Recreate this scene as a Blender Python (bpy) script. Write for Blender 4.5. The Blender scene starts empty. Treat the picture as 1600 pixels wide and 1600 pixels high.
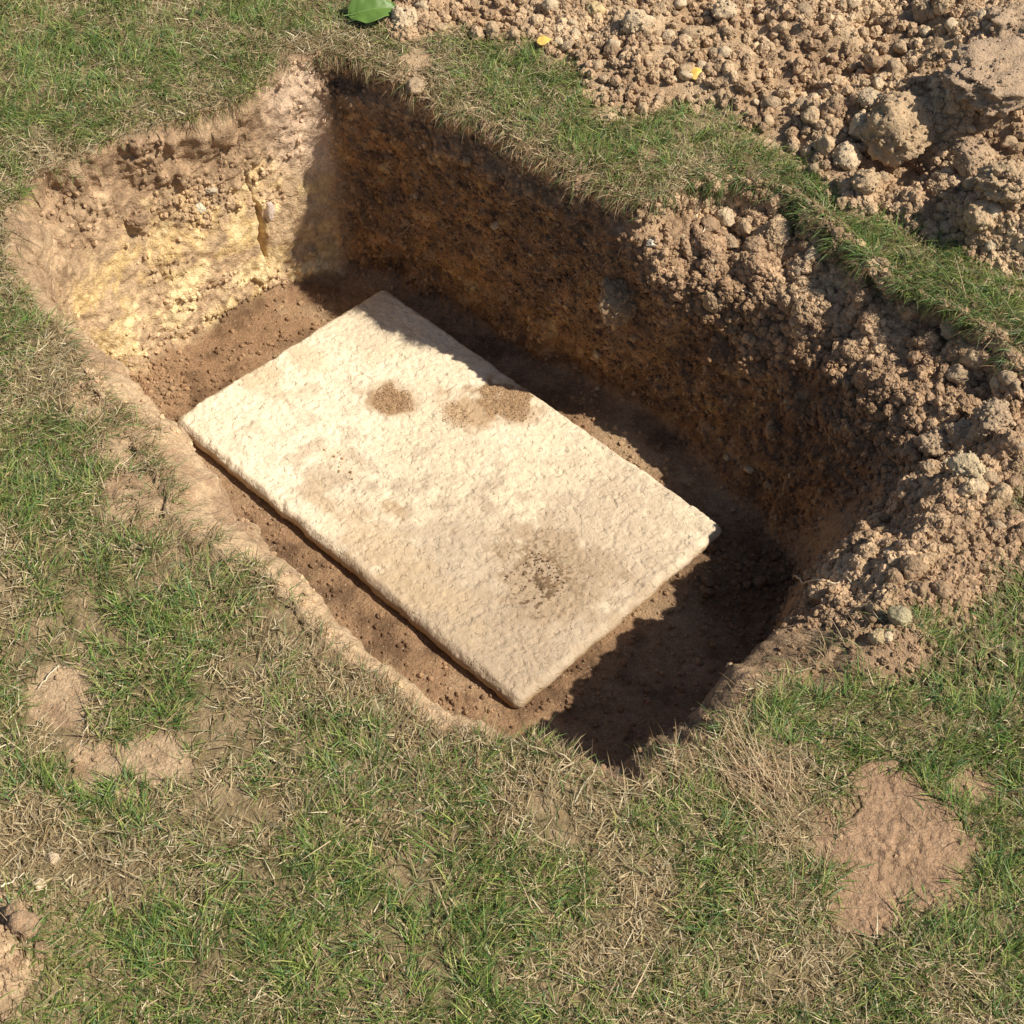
import bpy, bmesh, math, random
import numpy as np
from mathutils import Vector, Matrix
from mathutils.bvhtree import BVHTree

random.seed(7)
rng = np.random.default_rng(11)
scene = bpy.context.scene
COL = scene.collection

# ------------------------------------------------------------------ camera
CAM_Z = 1.633                                   # eye height above the lawn
ROT = np.array([[0.998184702, 0.0602270746, 0.0],
                [0.0459021313, -0.760767572, 0.647399178],
                [0.0389909586, -0.646223956, -0.762151103]])
FPX = 2356.947
cam_data = bpy.data.cameras.new('camera')
cam = bpy.data.objects.new('camera', cam_data)
COL.objects.link(cam)
cam_data.sensor_width = 36.0
cam_data.lens = FPX / 1600.0 * 36.0
cam_data.clip_start = 0.02
cam_data.clip_end = 400.0
M = Matrix.Identity(4)
for r in range(3):
    M[r][0] = ROT[r, 0]; M[r][1] = -ROT[r, 1]; M[r][2] = -ROT[r, 2]
M[2][3] = CAM_Z
cam.matrix_world = M
scene.camera = cam

# ------------------------------------------------------------------ sky, sun, exposure
SHADOW = Vector((-0.38, 0.08, -0.46)).normalized()       # direction the light travels
world = bpy.data.worlds.new('World'); scene.world = world; world.use_nodes = True
wn = world.node_tree.nodes; wl = world.node_tree.links
sky = wn.new('ShaderNodeTexSky'); sky.sky_type = 'NISHITA'; sky.sun_disc = False
sky.sun_elevation = math.asin(-SHADOW.z)
sky.sun_rotation = math.atan2(-SHADOW.x, -SHADOW.y)
wl.new(sky.outputs['Color'], wn['Background'].inputs['Color'])
wn['Background'].inputs['Strength'].default_value = 0.072
sun_data = bpy.data.lights.new('sun', 'SUN'); sun_data.energy = 5.0
sun_data.angle = math.radians(0.55); sun_data.color = (1.0, 0.93, 0.82)
sun = bpy.data.objects.new('sun', sun_data); COL.objects.link(sun)
sun.rotation_euler = SHADOW.to_track_quat('-Z', 'Y').to_euler()
sun.location = (4, -1, 6)
scene.view_settings.view_transform = 'Standard'
scene.view_settings.look = 'None'
scene.view_settings.exposure = 0.40
scene.view_settings.gamma = 1.0

# ------------------------------------------------------------------ helpers
def at(px, py, z=0.0):
    """A point of the place, given where it shows in the photograph and its height."""
    r = ROT @ np.array([px - 800.0, py - 800.0, FPX])
    t = (z - CAM_Z) / r[2]
    return np.array([r[0] * t, r[1] * t, z])

def ray(px, py):
    r = ROT @ np.array([px - 800.0, py - 800.0, FPX])
    return Vector(r / np.linalg.norm(r))

def hsh(ix, iy, iz, seed):
    h = (ix.astype(np.uint32) * np.uint32(374761393) + iy.astype(np.uint32) * np.uint32(668265263)
         + iz.astype(np.uint32) * np.uint32(2147483647) + np.uint32(seed * 974711 + 12345))
    h = (h ^ (h >> np.uint32(13))) * np.uint32(1274126177)
    h = (h ^ (h >> np.uint32(16))) * np.uint32(2246822519)
    h = h ^ (h >> np.uint32(15))
    return h.astype(np.float32) / np.float32(4294967295.0)

def vnoise(P, seed=0):
    F = np.floor(P); w = (P - F).astype(np.float32); I = F.astype(np.int64)
    w = w * w * w * (w * (w * 6 - 15) + 10)
    x, y, z = I[:, 0], I[:, 1], I[:, 2]; a, b, c = w[:, 0], w[:, 1], w[:, 2]
    def L(dx, dy, dz): return hsh(x + dx, y + dy, z + dz, seed)
    c00 = L(0,0,0)*(1-a) + L(1,0,0)*a; c10 = L(0,1,0)*(1-a) + L(1,1,0)*a
    c01 = L(0,0,1)*(1-a) + L(1,0,1)*a; c11 = L(0,1,1)*(1-a) + L(1,1,1)*a
    return ((c00*(1-b) + c10*b)*(1-c) + (c01*(1-b) + c11*b)*c) * 2 - 1

def fbm(P, scale, octv=4, seed=0, gain=0.5):
    s = np.zeros(len(P), np.float32); a = 1.0; tot = 0
    Q = P / scale
    for k in range(octv):
        s += a * vnoise(Q + 17.3 * k, seed + k); tot += a
        a *= gain; Q = Q * 2.03
    return s / tot

def worley(P, scale, seed=0):
    Q = P / scale; F = np.floor(Q); I = F.astype(np.int64); w = Q - F
    d1 = np.full(len(P), 9.0, np.float32); idv = np.zeros(len(P), np.float32)
    for dx in (-1, 0, 1):
        for dy in (-1, 0, 1):
            for dz in (-1, 0, 1):
                x, y, z = I[:,0]+dx, I[:,1]+dy, I[:,2]+dz
                d = (dx + hsh(x,y,z,seed) - w[:,0])**2 + (dy + hsh(x,y,z,seed+1) - w[:,1])**2 + (dz + hsh(x,y,z,seed+2) - w[:,2])**2
                m = d < d1
                d1 = np.where(m, d, d1); idv = np.where(m, hsh(x,y,z,seed+3), idv)
    return np.sqrt(d1), idv

def sm(x, a, b):
    t = np.clip((x - a) / (b - a), 0, 1); return t * t * (3 - 2 * t)

def mix(a, b, t):
    t = np.asarray(t)[..., None]; return a * (1 - t) + b * t

def mesh_np(name, V, F, smooth=True):
    """Fast mesh from numpy: F is an (n,3) or (n,4) int array or a list of such arrays."""
    Fs = F if isinstance(F, list) else [F]
    me = bpy.data.meshes.new(name)
    me.vertices.add(len(V)); me.vertices.foreach_set('co', np.asarray(V, np.float32).ravel())
    nl = sum(f.size for f in Fs); nf = sum(len(f) for f in Fs)
    me.loops.add(nl); me.loops.foreach_set('vertex_index', np.concatenate([f.ravel() for f in Fs]).astype(np.int32))
    me.polygons.add(nf)
    sizes = np.concatenate([np.full(len(f), f.shape[1], np.int32) for f in Fs])
    starts = np.concatenate([[0], np.cumsum(sizes)[:-1]]).astype(np.int32)
    me.polygons.foreach_set('loop_start', starts)
    me.polygons.foreach_set('use_smooth', np.full(nf, smooth))
    me.update(calc_edges=True)
    return me

def set_col(me, C):
    at_ = me.color_attributes.new('Col', 'FLOAT_COLOR', 'POINT')
    d = np.ones((len(C), 4), np.float32); d[:, :3] = np.clip(C, 0, 1)
    at_.data.foreach_set('color', d.ravel())

def link(name, me, m=None, parent=None):
    o = bpy.data.objects.new(name, me); COL.objects.link(o)
    if m is not None and me is not None and not me.materials: me.materials.append(m)
    if parent is not None: o.parent = parent
    return o

def tag(o, label=None, cat=None, group=None, kind=None):
    if label: o['label'] = label
    if cat: o['category'] = cat
    if group: o['group'] = group
    if kind: o['kind'] = kind
    return o

# ------------------------------------------------------------------ materials
def soil_material(name, fine=1.0, worldco=False, inst=False, bump=0.5, rough=0.95, vcol=True, base=(0.3, 0.2, 0.12), var=0.35, spec=0.12, fs=1.0):
    m = bpy.data.materials.new(name); m.use_nodes = True
    nt = m.node_tree; N = nt.nodes; L = nt.links; b = N['Principled BSDF']
    b.inputs['Roughness'].default_value = rough
    b.inputs['Specular IOR Level'].default_value = spec
    if vcol:
        c = N.new('ShaderNodeAttribute'); c.attribute_name = 'Col'; cs = c.outputs['Color']
        if inst: c.attribute_type = 'INSTANCER'
    else:
        c = N.new('ShaderNodeRGB'); c.outputs[0].default_value = (*base, 1); cs = c.outputs[0]
    if worldco:
        geo = N.new('ShaderNodeNewGeometry'); gout = geo.outputs['Position']
    else:
        geo = N.new('ShaderNodeTexCoord'); gout = geo.outputs['Object']
    def noise(s, d=4, r=0.6):
        n = N.new('ShaderNodeTexNoise'); n.inputs['Scale'].default_value = s
        n.inputs['Detail'].default_value = d; n.inputs['Roughness'].default_value = r
        L.new(gout, n.inputs['Vector']); return n
    n1 = noise(90 * fs, 5, 0.7); n2 = noise(420 * fs, 4, 0.7)
    r1 = N.new('ShaderNodeMapRange'); L.new(n1.outputs['Fac'], r1.inputs[0])
    r1.inputs[1].default_value = 0.3; r1.inputs[2].default_value = 0.7
    r1.inputs[3].default_value = 1 - var; r1.inputs[4].default_value = 1 + var
    r2 = N.new('ShaderNodeMapRange'); L.new(n2.outputs['Fac'], r2.inputs[0])
    r2.inputs[1].default_value = 0.3; r2.inputs[2].default_value = 0.7
    r2.inputs[3].default_value = 1 - var * fine; r2.inputs[4].default_value = 1 + var * fine
    mu = N.new('ShaderNodeMath'); mu.operation = 'MULTIPLY'
    L.new(r1.outputs[0], mu.inputs[0]); L.new(r2.outputs[0], mu.inputs[1])
    mx = N.new('ShaderNodeVectorMath'); mx.operation = 'SCALE'
    L.new(cs, mx.inputs[0]); L.new(mu.outputs[0], mx.inputs['Scale'])
    # odd pale grains of grit
    vo = N.new('ShaderNodeTexVoronoi'); vo.inputs['Scale'].default_value = 240 * fs
    L.new(gout, vo.inputs['Vector'])
    gt = N.new('ShaderNodeMath'); gt.operation = 'GREATER_THAN'; gt.inputs[1].default_value = 0.93
    sx = N.new('ShaderNodeSeparateColor'); L.new(vo.outputs['Color'], sx.inputs[0]); L.new(sx.outputs[0], gt.inputs[0])
    lt = N.new('ShaderNodeMath'); lt.operation = 'LESS_THAN'; lt.inputs[1].default_value = 0.35
    L.new(vo.outputs['Distance'], lt.inputs[0])
    an = N.new('ShaderNodeMath'); an.operation = 'MULTIPLY'; L.new(gt.outputs[0], an.inputs[0]); L.new(lt.outputs[0], an.inputs[1])
    am = N.new('ShaderNodeMath'); am.operation = 'MULTIPLY'; am.inputs[1].default_value = 0.5; L.new(an.outputs[0], am.inputs[0])
    gm = N.new('ShaderNodeMix'); gm.data_type = 'RGBA'
    L.new(am.outputs[0], gm.inputs[0]); L.new(mx.outputs[0], gm.inputs[6]); gm.inputs[7].default_value = (0.5, 0.42, 0.3, 1)
    L.new(gm.outputs[2], b.inputs['Base Color'])
    n3 = noise(210 * fs, 4, 0.62)
    bp = N.new('ShaderNodeBump'); bp.inputs['Strength'].default_value = bump; bp.inputs['Distance'].default_value = 0.006 / fs
    L.new(n3.outputs['Fac'], bp.inputs['Height']); L.new(bp.outputs[0], b.inputs['Normal'])
    return m

MAT_SOIL = soil_material('soil', bump=0.85, var=0.30)
MAT_CLOD = soil_material('clod_soil', bump=0.9, var=0.22, worldco=True)
MAT_CRUMB = soil_material('crumb_soil', bump=0.5, var=0.2, worldco=True, inst=True)
MAT_SLAB = soil_material('riven_stone', bump=0.35, var=0.10, fine=0.8, rough=0.85, spec=0.2)

def add_flaking(m):
    """thin broken cracks and flake edges of riven stone, with a little dirt held in them"""
    nt = m.node_tree; N = nt.nodes; L = nt.links; b = N['Principled BSDF']
    tc = N.new('ShaderNodeTexCoord')
    wn_ = N.new('ShaderNodeTexNoise'); wn_.inputs['Scale'].default_value = 55; wn_.inputs['Detail'].default_value = 3
    L.new(tc.outputs['Object'], wn_.inputs['Vector'])
    sub = N.new('ShaderNodeVectorMath'); sub.operation = 'SCALE'; sub.inputs['Scale'].default_value = .022; L.new(wn_.outputs['Color'], sub.inputs[0])
    ad = N.new('ShaderNodeVectorMath'); L.new(tc.outputs['Object'], ad.inputs[0]); L.new(sub.outputs[0], ad.inputs[1])
    vo = N.new('ShaderNodeTexVoronoi'); vo.feature = 'DISTANCE_TO_EDGE'; vo.inputs['Scale'].default_value = 95; L.new(ad.outputs[0], vo.inputs['Vector'])
    cr = N.new('ShaderNodeMapRange'); L.new(vo.outputs['Distance'], cr.inputs[0]); cr.inputs[1].default_value = .0; cr.inputs[2].default_value = .20; cr.inputs[3].default_value = 1; cr.inputs[4].default_value = 0
    mk = N.new('ShaderNodeTexNoise'); mk.inputs['Scale'].default_value = 75; mk.inputs['Detail'].default_value = 3; L.new(tc.outputs['Object'], mk.inputs['Vector'])
    mr = N.new('ShaderNodeMapRange'); L.new(mk.outputs['Fac'], mr.inputs[0]); mr.inputs[1].default_value = .48; mr.inputs[2].default_value = .72
    mu = N.new('ShaderNodeMath'); mu.operation = 'MULTIPLY'; L.new(cr.outputs[0], mu.inputs[0]); L.new(mr.outputs[0], mu.inputs[1])
    src = b.inputs['Base Color'].links[0].from_socket
    mx = N.new('ShaderNodeMix'); mx.data_type = 'RGBA'; L.new(src, mx.inputs[6]); mx.inputs[7].default_value = (.26, .18, .10, 1)
    hf = N.new('ShaderNodeMath'); hf.operation = 'MULTIPLY'; hf.inputs[1].default_value = .20; L.new(mu.outputs[0], hf.inputs[0]); L.new(hf.outputs[0], mx.inputs[0])
    L.new(mx.outputs[2], b.inputs['Base Color'])
    nsrc = b.inputs['Normal'].links[0].from_socket
    bp = N.new('ShaderNodeBump'); bp.invert = True; bp.inputs['Strength'].default_value = .8; bp.inputs['Distance'].default_value = .0020
    L.new(mu.outputs[0], bp.inputs['Height']); L.new(nsrc, bp.inputs['Normal']); L.new(bp.outputs[0], b.inputs['Normal'])
add_flaking(MAT_SLAB)

def blade_material(name, trans=0.3):
    m = bpy.data.materials.new(name); m.use_nodes = True
    nt = m.node_tree; N = nt.nodes; L = nt.links; b = N['Principled BSDF']
    c = N.new('ShaderNodeAttribute'); c.attribute_name = 'Col'
    L.new(c.outputs['Color'], b.inputs['Base Color'])
    b.inputs['Roughness'].default_value = 0.5; b.inputs['Specular IOR Level'].default_value = 0.3
    t = N.new('ShaderNodeBsdfTranslucent'); L.new(c.outputs['Color'], t.inputs['Color'])
    ms = N.new('ShaderNodeMixShader'); ms.inputs[0].default_value = trans
    L.new(b.outputs[0], ms.inputs[1]); L.new(t.outputs[0], ms.inputs[2])
    L.new(ms.outputs[0], N['Material Output'].inputs['Surface'])
    return m
MAT_GRASS = blade_material('grass_blade', 0.3)
MAT_STRAW = blade_material('straw_blade', 0.2)

# ------------------------------------------------------------------ the pit: control curves round its outline
FLOOR = -0.482
# rim on the lawn, lip of the wall, waist of the wall, foot on the pit floor; (px, py[, z])
ST = [
 dict(rim=(470, 86), edge=(492, 112, -.03), foot=(540, 428)),
 dict(rim=(548, 92), edge=(545, 118, -.03), foot=(580, 432)),
 dict(rim=(607, 112), edge=(606, 138, -.03), foot=(630, 448)),
 dict(rim=(690, 160), edge=(692, 187, -.03), foot=(700, 480)),
 dict(rim=(785, 210), edge=(785, 240, -.03), foot=(800, 535)),
 dict(rim=(895, 268), edge=(892, 298, -.03), foot=(882, 582)),
 dict(rim=(1005, 308), edge=(995, 345, -.04), waist=(990, 415, -.11), foot=(958, 620)),
 dict(rim=(1085, 275), edge=(1085, 325, -.05), waist=(1085, 440, -.115), foot=(1030, 656)),
 dict(rim=(1195, 280), edge=(1198, 335, -.06), waist=(1180, 455, -.115), foot=(1085, 715)),
 dict(rim=(1300, 335), edge=(1292, 385, -.065), waist=(1265, 490, -.12), foot=(1130, 765)),
 dict(rim=(1432, 448), edge=(1415, 485, -.06), waist=(1345, 570, -.13), foot=(1165, 800)),
 dict(rim=(1545, 505), edge=(1515, 545, -.06), waist=(1405, 660, -.14), foot=(1195, 836)),
 dict(rim=(1665, 625, -.03), edge=(1570, 655, -.07), waist=(1420, 740, -.15), foot=(1225, 875)),
 dict(rim=(1580, 770, -.04), edge=(1450, 800, -.08), waist=(1388, 812, -.14), foot=(1240, 905)),
 dict(rim=(1430, 910, -.03), edge=(1345, 892, -.07), waist=(1300, 895, -.15), foot=(1236, 930)),
 dict(rim=(1280, 1035, -.025), edge=(1225, 985, -.09), inn=.04),
 dict(rim=(1188, 1092, -.005), edge=(1132, 1062, -.075), inn=.05),
 dict(rim=(1090, 1160, -.005), edge=(1040, 1134, -.075), inn=.05),
 dict(rim=(962, 1243), edge=(946, 1206, -.06), inn=.06),
 dict(rim=(850, 1178), edge=(852, 1162, -.05), inn=.05),
 dict(rim=(688, 1138), edge=(700, 1108, -.05), inn=.05),
 dict(rim=(545, 1020), edge=(570, 998, -.05), inn=.05),
 dict(rim=(432, 915), edge=(480, 908, -.06), inn=.05),
 dict(rim=(305, 832), edge=(380, 800, -.07), inn=.05),
 dict(rim=(205, 702), edge=(290, 688, -.07), inn=.05),
 dict(rim=(125, 572), edge=(205, 590, -.07), inn=.06),
 dict(rim=(45, 480), edge=(110, 508, -.06), inn=.10),
 dict(rim=(-12, 342), edge=(38, 400, -.05), foot=(165, 610)),
 dict(rim=(55, 268), edge=(80, 305, -.05), foot=(214, 585)),
 dict(rim=(160, 212), edge=(178, 262, -.06), foot=(272, 538)),
 dict(rim=(262, 188), edge=(272, 238, -.06), foot=(350, 492)),
 dict(rim=(352, 148), edge=(366, 188, -.05), foot=(425, 452)),
 dict(rim=(428, 108), edge=(440, 132, -.03), foot=(490, 437)),
]
NS = len(ST)
feet = [at(*s['foot'], FLOOR) for s in ST if 'foot' in s]
CEN = at(700, 790, FLOOR)
for s in ST:
    s['R'] = at(*s['rim']); s['E'] = at(*s['edge'])
    if 'foot' in s: s['F'] = at(*s['foot'], FLOOR)
    else:
        d = (CEN - s['E']); d[2] = 0; d /= np.linalg.norm(d)
        s['F'] = s['E'] + d * s['inn']; s['F'][2] = FLOOR
    s['W'] = at(*s['waist']) if 'waist' in s else s['F'] * 0.38 + s['E'] * 0.62

def catmull(K, s):
    i = np.floor(s).astype(int); t = (s - i)[:, None]
    p0, p1, p2, p3 = K[(i-1) % NS], K[i % NS], K[(i+1) % NS], K[(i+2) % NS]
    m1 = (p2 - p0) * .42; m2 = (p3 - p1) * .42
    t2, t3 = t*t, t*t*t
    return (2*t3-3*t2+1)*p1 + (t3-2*t2+t)*m1 + (-2*t3+3*t2)*p2 + (t3-t2)*m2

K = {k: np.array([s[k] for s in ST]) for k in 'REWF'}
sd = np.linspace(0, NS, 6401)[:-1]
seg = np.linalg.norm(np.diff((catmull(K['R'], sd) * .5 + catmull(K['E'], sd) * .5), axis=0, append=catmull(K['R'], sd[:1])*.5 + catmull(K['E'], sd[:1])*.5), axis=1)
cum = np.concatenate([[0], np.cumsum(seg)])
NU = 1240
S = np.interp(np.arange(NU) / NU * cum[-1], cum, np.append(sd, NS))
R_, E_, W_, F_ = (catmull(K[k], S) for k in 'REWF')
# ragged outline: the turf was hacked with a spade
rag = fbm(np.c_[R_[:, :2], np.zeros(NU)], .09, 4, 5)
rag2 = fbm(np.c_[R_[:, :2], np.zeros(NU)], .025, 3, 9)
dirR = R_ - CEN; dirR[:, 2] = 0; dirR /= np.linalg.norm(dirR, axis=1)[:, None]
R_ = R_ + dirR * (rag * .030 + rag2 * .012)[:, None]
E_ = E_ + dirR * (rag * .018 + rag2 * .010)[:, None]

# heap boundary (spoil thrown up behind the turf strip)
HB = np.array([at(*p)[:2] for p in [(560, -60), (600, 30), (640, 62), (720, 50), (830, 78), (905, 110), (945, 190), (1010, 190), (1035, 165), (1085, 165), (1150, 205), (1240, 245), (1330, 318), (1370, 335), (1470, 370), (1530, 405), (1640, 455), (1760, 500)]])
HPOLY = np.concatenate([HB, np.array([[2.2, 1.9], [2.6, 3.0], [1.6, 4.0], [0.2, 3.9], [-0.42, 3.2]])])

def poly_sd(P, poly):
    """signed distance, positive inside"""
    d = np.full(len(P), 1e9); inside = np.zeros(len(P), bool)
    n = len(poly)
    for i in range(n):
        a, b = poly[i], poly[(i+1) % n]
        ab = b - a; t = np.clip(((P - a) @ ab) / (ab @ ab), 0, 1)
        q = P - a - t[:, None] * ab
        d = np.minimum(d, (q * q).sum(1))
        c = ((a[1] > P[:, 1]) != (b[1] > P[:, 1])) & (P[:, 0] < (b[0]-a[0]) * (P[:, 1]-a[1]) / (b[1]-a[1] + 1e-12) + a[0])
        inside ^= c
    return np.where(inside, 1, -1) * np.sqrt(d)

def lawn_h(P2):
    P = np.c_[P2, np.zeros(len(P2))]
    near = 1 - sm(np.hypot(P2[:, 0], P2[:, 1] - 1.6), 2.5, 6)
    return fbm(P, .35, 3, 31) * .012 * near + fbm(P, .06, 3, 33) * .004 * near

# ---- sweep the profile: floor, wall, shoulder, lawn
rows = []; vk = []
def add(P, k): rows.append(P); vk.append(k)
for t in np.linspace(.22, 1, 46)[:-1]: add(CEN + (F_ - CEN) * t, t)                 # 0..1 floor
for t in np.linspace(0, 1, 60)[:-1]: add(F_ + (W_ - F_) * t, 1 + t)                 # 1..2 lower wall
for t in np.linspace(0, 1, 50)[:-1]: add(W_ + (E_ - W_) * t, 2 + t)                 # 2..3 upper wall
for t in np.linspace(0, 1, 22)[:-1]: add(E_ + (R_ - E_) * t, 3 + t)                 # 3..4 shoulder
outd = np.concatenate([np.linspace(0, .30, 48), .30 + np.geomspace(.008, .9, 46), 1.2 + np.geomspace(.06, 26, 20)])
for dd in outd: add((R_ + dirR * dd) * [1, 1, math.exp(-dd / .12)], 4 + dd)
G = np.array(rows); VK = np.array(vk); NV = len(VK)
# soften the profile corners
iw = np.where((VK > .9) & (VK < 4.15))[0]
ker = np.exp(-np.linspace(-2, 2, 11)**2); ker /= ker.sum()
Gp = G.copy()
for j in iw:
    lo, hi = max(0, j-5), min(NV, j+6)
    Gp[j] = np.tensordot(ker[lo-j+5:hi-j+5] / ker[lo-j+5:hi-j+5].sum(), G[lo:hi], 1)
G = Gp
UU = np.broadcast_to(S[None, :], (NV, NU)); VV = np.broadcast_to(VK[:, None], (NV, NU))
def per(lo, hi, fade=1.0):
    """1 between stations lo and hi round the outline (wraps)"""
    c = (lo + ((hi - lo) % NS) / 2) % NS; h = ((hi - lo) % NS) / 2
    d = np.abs((UU - c + NS/2) % NS - NS/2)
    return 1 - sm(d, h - fade/2, h + fade/2)
far_right = per(0.3, 11.5); slump = per(6.3, 14.4); far_left = per(27, 32.7); near_left = per(18.5, 26.5); near_right = per(14.6, 18.3)
# undercut below the turf along the far wall
uc = np.exp(-((VV - 2.86) / .16)**2) * far_right * (1 - .3 * slump) * .022
G[..., :2] += dirR[None, :, :2] * uc[..., None]
# lawn relief
flat = G.reshape(-1, 3)
lh = lawn_h(flat[:, :2]).reshape(NV, NU)
G[..., 2] += lh * sm(VV, 3.0, 4.0)
# gentle roll-over just outside the rim
G[..., 2] -= .012 * np.exp(-((VV - 4.0) / .03)**2) * (VV >= 4)
# spoil lying on the ground at the right-hand corner
def bank(c, r, h):
    d = ((G[..., 0]-c[0])**2 + (G[..., 1]-c[1])**2) / r**2
    return h * np.exp(-d)
onl = sm(VV, 2.4, 3.4)
for (px, py, r, h) in [(1450, 850, .07, .012), (1390, 970, .05, .025), (1340, 1010, .04, .015)]:
    G[..., 2] += bank(at(px, py), r, h) * onl
# earth thrown up in the bottom left corner
for (px, py, r, h) in [(10, 1500, .06, .03), (-60, 1600, .12, .05), (30, 1590, .05, .02)]:
    G[..., 2] += bank(at(px, py), r, h) * (VV > 4)

def normals(G):
    du = np.roll(G, -1, 1) - np.roll(G, 1, 1)
    dv = np.gradient(G, axis=0)
    n = np.cross(du, dv); n /= np.linalg.norm(n, axis=2)[..., None] + 1e-12
    return n
Nn = normals(G)
# make them point up / into the pit
sgn = np.sign(Nn[2:40, :, 2].mean()); Nn *= sgn
flat = G.reshape(-1, 3)
f_big = fbm(flat, .16, 3, 41).reshape(NV, NU)
f_mid = fbm(flat, .045, 4, 51).reshape(NV, NU)
f_fin = fbm(flat, .012, 3, 61).reshape(NV, NU)
wd, wid = worley(flat, .016, 71); wd = wd.reshape(NV, NU)
wd2, _ = worley(flat, .0075, 77); wd2 = wd2.reshape(NV, NU)
wall = sm(VV, .97, 1.1) * (1 - sm(VV, 3.6, 4.05))
smoothmask = sm(fbm(flat, .11, 2, 91).reshape(NV, NU), -.15, .25)      # spade-smoothed faces against crumbly ones
rough = wall * (.45 + .55 * smoothmask) * (1 - .15 * near_left * sm(VV, 2.7, 3.2)) * (1 - .2 * near_right)
disp = wall * f_big * .016 * (1 - .5 * near_left) + rough * (f_mid * .014 + f_fin * .006) + rough * (.6 - wd) * .011 + rough * (.6 - wd2) * .004 + (.3 + .7 * smoothmask) * far_right * wall * (.55 - worley(flat, .030, 79)[0].reshape(NV, NU)) * .017 + far_right * wall * f_mid * .010
floorm = 1 - sm(VV, .97, 1.06)
disp += floorm * (f_mid * .004 + f_fin * .0018 + (.6 - wd2) * .0016 + (.55 - wd) * .002 * smoothmask)
disp += sm(VV, 3.6, 4.0) * (f_fin * .002 + (.6 - wd2) * .001)
# clods and hollows in the slumped right-hand bank
disp += slump * sm(VV, 1.25, 2.2) * (1 - sm(VV, 3.8, 4.1)) * ((.55 - worley(flat + (f_fin.reshape(-1) * .01)[:, None], .05, 99)[0].reshape(NV, NU)) * .016 + f_mid * .022 + f_fin * .005)
disp += far_left * sm(VV, 2.2, 2.8) * (1 - sm(VV, 3.6, 4.0)) * (fbm(flat, .07, 3, 57).reshape(NV, NU) * .03)
# fissure running down the left-hand end wall
uf = 31.05 + .05 * np.sin(VV * 5) + .10 * f_mid
gro = np.exp(-((UU - uf) / (.028 + .035 * np.exp(-((VV - 1.55) / .2)**2)))**2) * sm(VV, 1.15, 1.3) * (1 - sm(VV, 2.1, 2.5))
disp -= gro * (.03 + .03 * np.exp(-((VV - 1.6) / .25)**2))
step = far_left * sm(UU, 31.05, 31.12) * sm(VV, 1.05, 1.2) * (1 - sm(VV, 2.0, 2.6))
disp -= step * .012
# hollow beneath the left-hand bank
G = G + Nn * disp[..., None]
Nn = normals(G) * sgn
flat = G.reshape(-1, 3)

# ---- soil colours (what the earth itself is: topsoil, subsoil, ochre sand, damp floor)
Z = G[..., 2]
n_a = fbm(flat, .10, 4, 111).reshape(NV, NU); n_b = fbm(flat, .03, 4, 121).reshape(NV, NU); n_c = fbm(flat, .22, 3, 131).reshape(NV, NU)
c_top = np.array([.315, .208, .122]); c_tan = np.array([.49, .345, .205]); c_ochre = np.array([.60, .425, .20]); c_cream = np.array([.72, .57, .33])
c_rust = np.array([.285, .155, .068]); c_brown = np.array([.205, .122, .066]); c_floor = np.array([.285, .175, .097]); c_damp = np.array([.115, .068, .038])
Cc = np.broadcast_to(c_top, (NV, NU, 3)).copy()
# end wall on the left: topsoil over tan over ochre sand
lw = far_left
Cc = mix(Cc, mix(np.broadcast_to(c_top, Cc.shape), c_tan, sm(n_a + .3 * n_b, -.25, .45)), lw)
och = lw * (1 - sm(Z + n_a * .10 - .05 * (UU - 28) * 0, -.26, -.14)) * (1 - sm(VV, 2.9, 3.2))
Cc = mix(Cc, mix(np.broadcast_to(c_tan, Cc.shape), c_ochre, sm(n_b + n_a * .6, -.15, .30)), och)
Cc = mix(Cc, c_cream, och * sm(n_b + .5 * n_c, .16, .38) * .65)
pk = np.clip(sm(UU, 31.3, 31.9) + (UU < .3), 0, 1) * sm(Z + .05 * n_a, -.27, -.20) * (1 - sm(VV, 3.3, 3.8)) * (1 - far_right)
Cc = mix(Cc, np.array([.56, .405, .275]), pk * .85)
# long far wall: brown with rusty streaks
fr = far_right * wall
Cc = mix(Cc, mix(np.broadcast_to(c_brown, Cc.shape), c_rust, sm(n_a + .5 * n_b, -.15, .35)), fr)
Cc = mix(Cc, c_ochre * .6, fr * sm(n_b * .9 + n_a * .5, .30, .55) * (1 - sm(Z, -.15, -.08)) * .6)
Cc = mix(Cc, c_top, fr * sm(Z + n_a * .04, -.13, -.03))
lumpd, lumpi = worley(flat + (n_b.reshape(-1) * .010)[:, None] + (f_fin.reshape(-1) * .004)[:, None], .017, 141)
lumpi = lumpi.reshape(NV, NU)
Cc = Cc * (1 + (fr * (lumpi - .45) * .42 + far_left * wall * (lumpi - .5) * .35)[..., None])
Cc = mix(Cc, c_tan * .8, fr * (lumpi > .9) * .30)
# slump
sl = slump * sm(VV + .35 * n_a, 1.45, 2.15)
Cc = mix(Cc, mix(np.broadcast_to(c_top * 1.0, Cc.shape), c_tan * .95, sm(n_a + n_b * .4, -.2, .5)), sl)
# shoulders on the camera side
Cc = mix(Cc, mix(np.broadcast_to(c_tan * 1.0, Cc.shape), c_top * 1.1, sm(n_a + .8 * n_b, -.1, .4)), near_left * sm(VV, 2.2, 2.9))
Cc = mix(Cc, mix(np.broadcast_to(c_top * .8, Cc.shape), c_top * 1.25, sm(n_a + .5 * n_b, -.2, .4)), near_right * sm(VV, 2.2, 2.9))
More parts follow.
